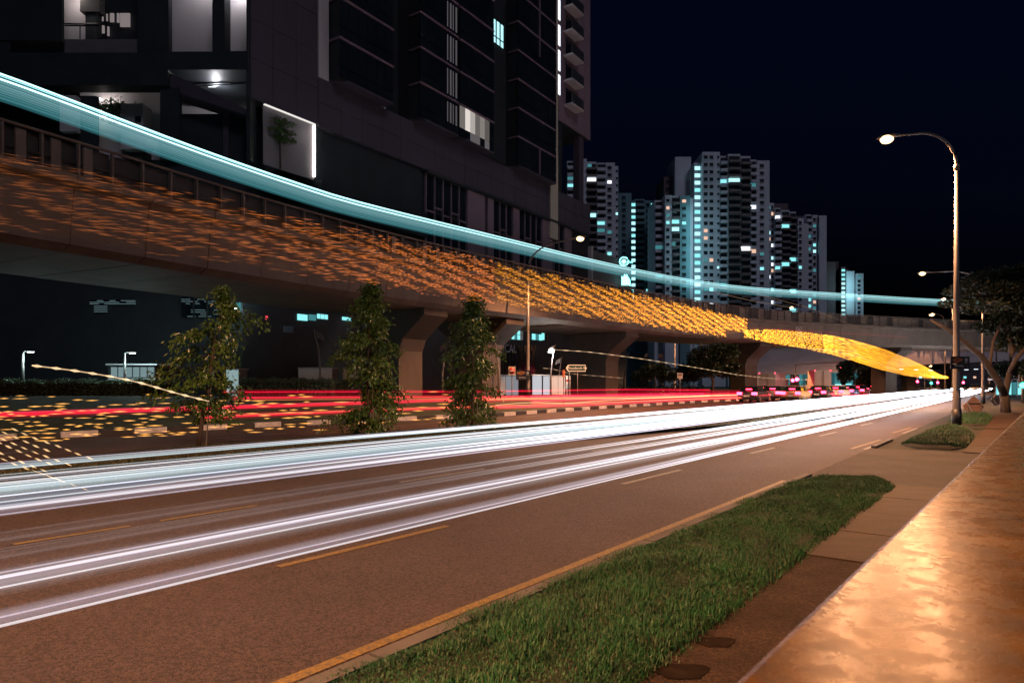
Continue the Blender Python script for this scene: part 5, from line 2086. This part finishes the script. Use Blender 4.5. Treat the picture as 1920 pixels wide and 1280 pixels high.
def lorry(label, px, base_py, Y, heading, mt, w_=2.0, h_=2.3, L=4.2):
    c = P(px, base_py, Y)
    c.z = 0.02
    t = thing("lorry", label, "lorry", c, heading, "box lorries in the queue", local=True)
    m = MB(); m.box((0, 0, 1.0 + h_ / 2), (L, w_, h_)); bx_ = m.build("cargo_box", mt, t)
    for sy in (-1, 1):
        m = MB(); m.box((-L / 2 - .02, sy * w_ * .235, 1.0 + h_ / 2), (.04, w_ * .44, h_ * .92)); d_ = m.build("rear_door", mt, bx_)
        m = MB(); m.tube([(-L / 2 - .06, sy * .09, 1.1), (-L / 2 - .06, sy * .09, .9 + h_)], .025, 6); m.build("door_bar", steel, bx_)
        m = MB(); m.box((-L / 2 - .02, sy * w_ * .4, .75), (.1, .28, .16)); m.build("tail_light", redt_e, t)
        m = MB(); m.box((-L / 2 + .02, sy * w_ * .46, 1.0 + h_ - .02), (.08, .08, .08)); m.build("marker_lamp", redt_e, t)
    m = MB(); m.box((0, 0, .8), (L, .9, .28)); m.build("chassis", black_m, t)
    m = MB(); m.hexa([(L / 2 + .1, -w_ / 2, .5), (L / 2 + 1.8, -w_ / 2, .5), (L / 2 + 1.8, w_ / 2, .5), (L / 2 + .1, w_ / 2, .5), (L / 2 + .1, -w_ / 2, 2.3), (L / 2 + 1.3, -w_ / 2, 2.3), (L / 2 + 1.3, w_ / 2, 2.3), (L / 2 + .1, w_ / 2, 2.3)])
    cb = m.build("cab", white_p, t)
    m = MB(); m.box((L / 2 + .9, 0, 1.75), (.9, w_ + .02, .6)); m.build("cab_window", glass_d, cb)
    for sx in (-L / 2 + .8, L / 2 + 1.0):
        for sy in (-1, 1):
            m = MB(); m.tube([(sx, sy * (w_ / 2 - .32), .42), (sx, sy * (w_ / 2 - .02), .42)], .42, 14); m.build("wheel", rubber, t, True)
    m = MB(); m.box((-L / 2 - .04, 0, .6), (.04, .5, .12)); m.build("number_plate", white_m, t)
    return t


lorry("cream box lorry with double rear doors waiting in the queue", 1536, 742, 89, HD * .35 + pi / 2 * .65, lorry_m)
lorry("dim grey box lorry at the left end of the queue", 1448, 743, 92, HD, cabin_m, 2.2, 2.0, 4.6)

# ================================================================== STREAKS OF LIGHT OVER THE ROAD
WHT = (0.93, 0.94, 1.0)
LAV = (0.88, 0.82, 1.0)
CYA = (0.74, 0.92, 1.0)
core_w = streak("white streak core", WHT, .30, 4.0, 3, 55)
core_l = streak("lavender streak core", LAV, .20, 3.5, 3, 55)
core_c = streak("cyan streak core", CYA, .30, 4.0, 6, 55)
core_f = streak("fading white streak core", WHT, .02, 3.5, 5, 42)
halo_w = streak("white streak veil", WHT, .014, .35, 4, 65, additive=True, grain=.75, sample=False)
halo_l = streak("lavender streak veil", LAV, .022, .35, 4, 65, additive=True, grain=.75, sample=False)
halo_c = streak("cyan streak veil", CYA, .04, .35, 8, 65, additive=True, grain=.6, sample=False)
halo_f = streak("fading white streak veil", WHT, .003, .35, 6, 60, additive=True, grain=.75, sample=False)


def run(v, z, u0, u1, wob=.02, ph=0.0, dv=0.0):
    n_ = 40
    out = []
    for i in range(n_ + 1):
        u = u0 + (u1 - u0) * (i / n_) ** 1.6
        out.append(UV(u, v + dv * max(0, u - 8) / 60 + wob * sin(u * .13 + ph), z + wob * .5 * sin(u * .21 + ph * 2)))
    return out


def headlight_trail(label, v, z, cores, veil, u0=-4, u1=118, dv=0.0):
    """cores: (dv, dz, radius, material); veil: (dv, dz, half width, half height, material)"""
    t = thing("headlight_streak", label, "light streak", UV(12, v, 0), 0, "white headlight streaks on the near carriageway")
    for i, (a_, b1, r_, mt) in enumerate(cores):
        m = MB(); m.tube(run(v + a_, z + b1, u0, u1, .02, i * .7, dv), r_ * .62, 6); m.build("bright_line", mt, t)
    for i, (a_, b1, hw, hh, mt) in enumerate(veil):
        for lay in (1.15, .85, .58, .32):
            m = MB(); m.tube(run(v + a_, z + b1, u0, u1, .02, i * .7, dv), hw * .8 * lay, 8, flat=hh / hw); m.build("soft_veil", mt, t)
    return t


headlight_trail("lowest white headlight streak, nearest the grass verge", 4.25, .63,
                [(0, 0, .012, core_w), (.05, .02, .007, core_l), (.02, .05, .018, core_f), (.09, .06, .014, core_f)], [(.04, .03, .1, .05, halo_l), (.0, .03, .06, .04, halo_f)])
headlight_trail("double white streak just above the lowest one", 4.92, .66,
                [(0, 0, .009, core_w), (.1, .03, .014, core_w), (.22, .0, .006, core_l), (.3, .03, .007, core_l), (.05, .06, .02, core_f), (.17, .05, .02, core_f)],
                [(.12, .02, .2, .05, halo_l), (.12, .06, .14, .05, halo_f), (.45, -.1, .3, .03, halo_w)])
headlight_trail("thin pair of streaks fading out in the middle of the road", 5.85, .64,
                [(0, 0, .016, core_f), (.07, .02, .008, core_f), (.16, .03, .010, core_f)], [(.06, 0, .12, .04, halo_f)])
headlight_trail("faint streak above the fading pair, over the second lane", 6.5, .64,
                [(0, 0, .018, core_f), (.1, .03, .012, core_f)], [(.04, 0, .16, .05, halo_f)])
headlight_trail("strong cream-white streak over the third lane", 7.72, .64,
                [(0, 0, .012, core_l), (.16, .03, .022, core_w), (.25, .05, .012, core_l), (.08, .06, .02, core_f)], [(.12, .03, .26, .06, halo_l), (.1, .08, .2, .06, halo_w)])
headlight_trail("second strong white streak over the third lane", 8.25, .68,
                [(0, 0, .01, core_w), (.1, .04, .014, core_l)], [(.06, .02, .18, .06, halo_l)])
headlight_trail("broad blue-white band beside the median", 9.0, .66,
                [(-.05, -.02, .01, core_c), (.28, .06, .008, core_w)], [(.1, .03, .34, .09, halo_c), (.12, .03, .22, .07, halo_c)])
headlight_trail("soft white streak between the broad band and the median kerb", 9.5, .5, [(0, 0, .02, core_f), (.12, .05, .02, core_f)], [(.05, .0, .3, .08, halo_f)])
headlight_trail("thin white line low over the median grass", 9.95, .66, [(0, 0, .016, core_w), (.1, .02, .007, core_l), (-.1, -.03, .006, core_w)], [(.0, 0, .1, .03, halo_w)])
headlight_trail("thin bright line in front of the median trees' feet", 10.45, .66, [(0, 0, .018, core_w), (.08, .03, .007, core_c)], [(.0, 0, .12, .04, halo_w)])
headlight_trail("upper cyan-white line crossing the tree trunks", 11.6, .66, [(0, 0, .014, core_c), (.1, .06, .012, core_l)], [(.05, .02, .16, .05, halo_c)], dv=-.6)
headlight_trail("topmost pale band of the white streaks near the far lane", 12.3, .62, [(0, 0, .02, core_f), (-.2, .03, .02, core_f)], [(-.1, .02, .3, .07, halo_f)], dv=-.6)

# far carriageway: tail-light streaks
RED = (1.0, 0.006, 0.045)
PINK = (1.0, 0.06, 0.11)
ORG_ = (1.0, 0.42, 0.10)
red_c = streak("red streak", RED, .42, .7, 15, 70, sample=False)
red_v = streak("red veil", RED, .06, .15, 12, 75, additive=True, grain=.4, sample=False)
pink_c = streak("pink streak", PINK, .45, .9, 20, 70, sample=False)
org_c = streak("orange streak", ORG_, .25, 1.2, 15, 60, sample=False)
crm_c = streak("cream streak", (1.0, .70, .38), .25, .8, 5, 70, sample=False)


def resample(pts, n_):
    out = []
    L = [0]
    for a_, b1 in zip(pts, pts[1:]):
        L.append(L[-1] + (b1 - a_).length)
    for i in range(n_ + 1):
        s_ = L[-1] * i / n_
        j = max(k_ for k_ in range(len(L) - 1) if L[k_] <= s_ + 1e-9)
        out.append(pts[j].lerp(pts[j + 1], (s_ - L[j]) / max(1e-6, L[j + 1] - L[j])))
    return out


def px_trail(name, label, pix, v, parts, group=None):
    pts = [V(x_, y_, v) for x_, y_ in pix]
    t = thing(name, label, "light streak", Vector((pts[0].x, pts[0].y, 0)), 0, group)
    pts = resample(pts, 30)
    for _ in range(3):
        pts = [pts[0]] + [(pts[i - 1] + pts[i] * 2 + pts[i + 1]) / 4 for i in range(1, len(pts) - 1)] + [pts[-1]]
    for dz_, r_, fl, mt, nm in parts:
        m = MB(); m.tube([p_ + UP * dz_ for p_ in pts], r_, 6, flat=fl); m.build(nm, mt, t)
    return t


GR = "red tail-light streaks on the far carriageway"
px_trail("tail_light_streak", "thick red streak through the young trees at left", [(-60, 780), (0, 777), (300, 768), (640, 757), (900, 748), (1100, 742), (1320, 738)], 21,
         [(0, .05, 1, red_c, "bright_line"), (.06, .012, 1, pink_c, "bright_line"), (.0, .16, .7, red_v, "soft_veil")], GR)
px_trail("tail_light_streak", "lower red streak with orange heart near the far kerb", [(380, 782), (640, 771), (840, 764), (1100, 757), (1300, 748), (1450, 744), (1600, 742)], 20.2,
         [(0, .045, 1, red_c, "bright_line"), (.03, .014, 1, org_c, "bright_line"), (0, .14, .8, red_v, "soft_veil")], GR)
px_trail("tail_light_streak", "thin upper red line running to the queue", [(420, 735), (640, 734), (900, 734), (1180, 730), (1330, 731)], 22.5,
         [(0, .022, 1, red_c, "bright_line"), (.0, .1, 1, red_v, "soft_veil")], GR)
px_trail("tail_light_streak", "red streak just below the thin upper line", [(440, 746), (640, 744), (880, 744), (1100, 742), (1300, 739), (1500, 737)], 22,
         [(0, .04, 1, red_c, "bright_line"), (-.08, .012, 1, org_c, "bright_line"), (0, .15, .9, red_v, "soft_veil")], GR)
px_trail("tail_light_streak", "orange and red streak below the road name sign", [(840, 751), (1000, 747), (1190, 748), (1290, 744), (1420, 740), (1560, 739), (1690, 738)], 21,
         [(0, .05, 1, red_c, "bright_line"), (.03, .03, 1, org_c, "bright_line"), (0, .3, .7, red_v, "soft_veil")], GR)
px_trail("tail_light_streak", "pink streak dipping towards the striped kerb", [(930, 764), (1030, 763), (1150, 757), (1300, 748), (1420, 744), (1560, 742), (1680, 740)], 20.5,
         [(0, .035, 1, red_c, "bright_line"), (.02, .018, 1, pink_c, "bright_line"), (0, .2, .7, red_v, "soft_veil")], GR)
px_trail("tail_light_streak", "wide red veil of light in front of the queue", [(1000, 752), (1200, 744), (1400, 739), (1600, 738), (1720, 737)], 24,
         [(0, .03, 1, pink_c, "bright_line"), (.1, .35, 1.2, red_v, "soft_veil"), (0, .25, .8, red_v, "soft_veil")], GR)
px_trail("tail_light_streak", "thin red line continuing right behind the white glare", [(1560, 741), (1640, 739), (1720, 737), (1765, 736)], 14,
         [(0, .05, 1, red_c, "bright_line"), (0, .014, 1, pink_c, "bright_line")], GR)
px_trail("tail_light_streak", "cream wavy line low beside the striped kerb", [(930, 759), (1000, 753), (1060, 757), (1110, 752), (1180, 748), (1330, 742)], 22.8,
         [(0, .018, 1, crm_c, "bright_line")], GR)
px_trail("tail_light_streak", "magenta line along the lower edge of the viaduct", [(1405, 614), (1500, 619), (1580, 625), (1640, 628), (1700, 632)], 9.2,
         [(0, .016, .8, red_v, "soft_veil"), (0, .005, 1, red_v, "bright_line")], GR)

# pulsed streaks of bus displays: many short dashes
def dash_mesh(segs, r_of):
    """segs: list of (a, b); thin four-sided rods"""
    n_ = len(segs)
    A = np.array([s_[0] for s_ in segs], float)
    B = np.array([s_[1] for s_ in segs], float)
    r_ = np.array(r_of, float)[:, None]
    up = np.tile([0, 0, 1.0], (n_, 1)) * r_
    sd = np.tile(np.array(N), (n_, 1)) * r_
    mid = (A + B) / 2
    ring = [mid + up, mid + sd, mid - up, mid - sd]
    vtx = np.stack([A] + ring + [B], 1).reshape(-1, 3)
    i6 = np.arange(n_)[:, None] * 6
    tri = np.concatenate([i6 + q for q in ([0, 2, 1], [0, 3, 2], [0, 4, 3], [0, 1, 4], [5, 1, 2], [5, 2, 3], [5, 3, 4], [5, 4, 1])], 1).reshape(-1, 3)
    return vtx, tri


def dash_obj(label, segs, rs, mt):
    vtx, tri = dash_mesh(segs, rs)
    o_ = np_obj("pulsed_light_streak", vtx, tri, mt)
    tag(o_, label, "light streak", "pulsed amber light streaks", "stuff")
    return o_


amber_l = streak("dim amber dashes", (1.0, .25, .045), .10, .55, 2.0, 13, sample=False)
amber_r = streak("amber dashes", (1.0, .36, .03), .32, 1.5, 7, 24, sample=False)
amber_v = streak("amber veil", (1.0, .30, .03), .004, .05, 3, 24, sample=False)
band = thing("pulsed_light_streak", "wide band of amber light dashes sweeping over the viaduct face", "light streak", UV(12, 8, 0), 0, "pulsed amber light streaks")
for nm, lo_u, hi_u, mt in (("light_dashes", 1.2, 10.0, amber_l), ("light_dashes", 10.0, 24.6, amber_r)):
    segs, rs = [], []
    ROWS = 78
    for row in range(ROWS):
        f_ = row / (ROWS - 1)
        u = lo_u + rnd.uniform(0, .2)
        while u < hi_u:
            L = rnd.uniform(.06, .13) * (1 + .9 * (u < 7))
            z_ = 3.36 + (4.16 - 3.36) * f_ + rnd.gauss(0, .007)
            dens = .50 + .46 * sin(u * 7.0 + row * .42 + .5 * sin(row * .3)) + .14 * sin(u * 2.3 - row * .6)
            if u < 6:
                dens *= .8 * (1.0 if f_ > .2 else .6)
            edge = min(f_, 1 - f_)
            if edge < .14:
                dens *= .35 + edge * 4
            if u > 22.4 and f_ < .35:
                dens = 0
            if rnd.random() < dens:
                a_ = UV(u, 8 + rnd.uniform(-.02, .02), z_)
                b1 = UV(u + L, 8 + rnd.uniform(-.02, .02), z_ + .075 * L)
                segs.append((a_, b1)); rs.append(rnd.uniform(.0022, .0044) * (1 + .035 * u))
            u += L * rnd.uniform(.75, 1.1)
    vtx, tri = dash_mesh(segs, rs)
    np_obj(nm, vtx, tri, mt, band)["kind"] = "stuff"
m = MB()
vs_ = []
us_ = [1.5 + i * .6 for i in range(39)]
for u in us_:
    lo_ = 3.42 if u < 22 else 3.42 + .28 * (u - 22) / 2.3
    vs_ += [UV(u, 7.97, lo_), UV(u, 8.0, lo_ - .02), UV(u, 8.03, lo_), UV(u, 8.03, 4.08), UV(u, 8.0, 4.1), UV(u, 7.97, 4.08)]
k_ = len(us_)
m.add(vs_, [(i * 6 + j, i * 6 + (j + 1) % 6, (i + 1) * 6 + (j + 1) % 6, (i + 1) * 6 + j) for i in range(k_ - 1) for j in range(6)] + [tuple(range(6)), tuple((k_ - 1) * 6 + j for j in range(5, -1, -1))])
m.build("soft_veil", amber_v, band)

# golden ribbon of light at the far right: rods packed close
gold = streak("golden dashes", (1.0, .40, .025), 1.1, .38, 22, 60, sample=False)
topl = [(1398, 618), (1450, 618), (1500, 622), (1560, 629), (1600, 638), (1650, 652), (1700, 671), (1740, 690), (1768, 706)]
botl = [(1396, 632), (1450, 643), (1500, 651), (1560, 664), (1600, 676), (1650, 692), (1700, 704), (1740, 708), (1768, 709)]
segs, rs = [], []
for row in range(30):
    f_ = min(1, max(0, row / 29 + rnd.uniform(-.01, .01)))
    px = 1394.0 + rnd.uniform(0, 5)
    while px < 1766:
        stp = 3.4 if px < 1560 else 7
        gap = .45 if px < 1520 else (.3 if px < 1580 else .0)
        ph = ((px - 1397) / 9.0 + row * .23 + .15 * sin(row)) % 1
        y0 = lerp_list(px, topl) + (lerp_list(px, botl) - lerp_list(px, topl)) * f_
        x2 = px + stp * (1 - gap * rnd.random()) * (1.0 if px < 1540 else 1.9)
        y2 = lerp_list(x2, topl) + (lerp_list(x2, botl) - lerp_list(x2, topl)) * f_
        skip = px < 1600 and ph < (.34 if px < 1540 else .22) and rnd.random() < .8
        if not skip and not (px < 1430 and rnd.random() < .35):
            a_, b1 = V(px, y0, 8), V(x2 + .6, y2, 8)
            segs.append((a_, b1)); rs.append(1.0 * a_.y / F * rnd.uniform(.5, 1.2))
        px += stp
dash_obj("dense golden ribbon of light curving down to the far road", segs, rs, gold)

# amber dashes low over the far carriageway at left
amb2 = streak("low amber dashes", (1.0, .45, .09), .6, .25, 8, 32, sample=False)
segs, rs = [], []
for row in range(19):
    f_ = row / 18
    px = -40.0
    while px < 860:
        L = rnd.uniform(12, 34)
        y0 = 744 + (84 - .03 * px) * f_ + rnd.gauss(0, 1.0) - .01 * px
        dens = (.62 if px < 300 else .42 if px < 600 else .22) * (.6 if f_ < .2 else 1) * (.35 + .65 * (sin(px * .035 + row * 1.7) > -.3))
        if rnd.random() < dens:
            segs.append((V(px, y0, 19.3), V(px + L, y0 - .02 * L, 19.3))); rs.append(1.35 * V(px, y0, 19.3).y / F * rnd.uniform(.6, 1.1))
        px += L * rnd.uniform(.9, 1.25)
dash_obj("scattered amber dashes low over the far carriageway at left", segs, rs, amb2)

crm2 = emat("cream dashes", (1.0, .62, .28), .5, False, True)
segs, rs = [], []
for k, (x0, y0, n_) in enumerate(((-20, 800, 6), (-20, 812, 8), (-10, 826, 6), (-25, 838, 6), (20, 802, 8), (-20, 850, 4), (40, 872, 4), (70, 884, 5))):
    x_, y_ = x0, y0
    for i in range(n_):
        segs.append((V(x_, y_, 12.5), V(x_ + 15, y_ + 6, 12.5))); rs.append(2.4 * 9.5 / F * rnd.uniform(.6, 1.1) * (1 if y0 < 860 else .45))
        x_ += 20 + rnd.uniform(-2, 2)
        y_ += 8.3 + (x_ > 60) * -1
dash_obj("cream light dashes falling diagonally at the lower left edge", segs, rs, crm2)


def bead_trail(label, pix, v, n_, r_, mt, solid=False):
    pts = resample([V(x_, y_, v) for x_, y_ in pix], n_ * 2)
    for _ in range(4):
        pts = [pts[0]] + [(pts[i - 1] + pts[i] * 2 + pts[i + 1]) / 4 for i in range(1, len(pts) - 1)] + [pts[-1]]
    t = thing("beaded_light_streak", label, "light streak", Vector((pts[0].x, pts[0].y, 0)), 0, "cream beaded light streaks")
    m = MB(); m.tube(pts, r_ * .45, 6); m.build("thin_line", mt, t)
    me = None
    if not solid:
        m = MB()
        for i in range(0, len(pts) - 1, 2):
            a_, b1 = pts[i], pts[i + 1]
            m.tube([a_, a_.lerp(b1, .5), b1], [r_ * .3, r_ * 1.2, r_ * .3], 6)
        o_ = m.build("light_beads", mt, t)
        o_["kind"] = "stuff"
    return t


crm3 = emat("cream line glow", (1.0, .66, .36), .35, False, True)
crm4 = emat("cream line dim", (1.0, .60, .34), .16, False, True)
bead_trail("long beaded cream line dropping from the viaduct pier to the queue", [(1030, 655), (1100, 659), (1200, 672), (1300, 688), (1380, 702), (1440, 709), (1520, 712)], 14, 42, .016, crm3)
bead_trail("beaded amber line slanting down across the hedge at left", [(60, 685), (130, 693), (200, 704), (260, 716), (330, 737), (392, 752)], 15, 11, .03, crm3)
bead_trail("smooth cream line under the golden ribbon", [(1480, 648), (1560, 657), (1610, 668), (1660, 686), (1700, 702), (1745, 712)], 8.2, 30, .02, crm3, True)
bead_trail("short cream ripple beside the pier below the road name sign", [(1018, 690), (1040, 690), (1060, 700), (1100, 703), (1170, 709)], 20, 9, .02, crm4)
bead_trail("thin pale line rising across the viaduct rail at right", [(1395, 543), (1460, 562), (1520, 578), (1580, 602), (1640, 629)], 9, 20, .011, crm4, True)
bead_trail("pair of cream wisps just above the viaduct near the towers", [(1330, 544), (1370, 555), (1420, 566), (1490, 578)], 11, 14, .014, crm4, True)

# the passing train's windows drawn out along the track
TEAL = (0.22, 0.72, 0.78)
ax2 = Vector((.6, .8, 0))
tr_line = streak("train bright line", (.55, .97, 1.0), 1.1, .55, 15, 70, sample=False, axis=ax2)
tr_line2 = streak("train second line", (.42, .92, .98), .8, .55, 15, 70, sample=False, axis=ax2)
tr_veil = streak("train veil", (.12, .58, .66), .065, .045, 15, 90, additive=True, grain=0, sample=False, axis=ax2)
tr_veil2 = streak("train pale veil", (.50, .78, .80), .045, .09, 15, 90, additive=True, grain=0, sample=False, axis=ax2)
TO = 3.2
tr_fine = streak('train fine line', (.45, .85, .90), .10, .20, 15, 90, sample=False, axis=ax2)
train = thing("train_light_streak", "long teal-white streak of train windows above the viaduct", "light streak", vpos(20, TO, 9.3))
ss = np.arange(6, VLEN - 6, 2.0)


def trz(s_):
    p_ = vpos(s_, TO)
    px = CX + F * p_.x / p_.y if p_.y > 3 else -800
    return lerp_list(max(-800, min(px, 2100)), [(-900, 13.2), (0, 13.3), (640, 12.9), (1200, 13.4), (1600, 13.75), (2200, 13.9)])


def tline(nm, dz_, r_, mt, fl=1.0):
    m = MB(); m.tube([vpos(s_, TO, trz(s_) + dz_) for s_ in ss], r_, 6, flat=fl); m.build(nm, mt, train)


tline("bright_line", .0, .030, tr_line)
tline("bright_line", -.075, .014, tr_line2)
tline("bright_line", -.20, .034, tr_line)
for dz_, r_ in ((-.12, .008), (-.27, .010), (-.34, .007), (-.42, .012), (-.53, .008), (-.60, .012), (-.70, .007), (-.78, .009), (-.88, .008)):
    tline("fine_line", dz_, r_, tr_fine)
tline("soft_line", -.46, .03, tr_veil2, 2.2)
tline("soft_line", -.30, .03, tr_veil2, 1.6)


def tband(nm, z0, z1, mt, th=.12):
    m = MB()
    pr = [(0, z1), (th, z1), (th, z0), (0, z0)]
    vs_ = []
    for s_ in ss:
        vs_ += [vpos(s_, TO + a_ + .1, trz(s_) + b1) for a_, b1 in pr]
    k_ = len(ss)
    m.add(vs_, [(i * 4 + j, i * 4 + (j + 1) % 4, (i + 1) * 4 + (j + 1) % 4, (i + 1) * 4 + j) for i in range(k_ - 1) for j in range(4)] + [(0, 1, 2, 3), tuple((k_ - 1) * 4 + j for j in (3, 2, 1, 0))])
    m.build(nm, mt, train)


tband("soft_veil", -.95, .0, tr_veil)
tband("soft_veil", -.62, -.22, tr_veil2, .1)
tband("soft_veil", -.85, -.1, tr_veil, .16)
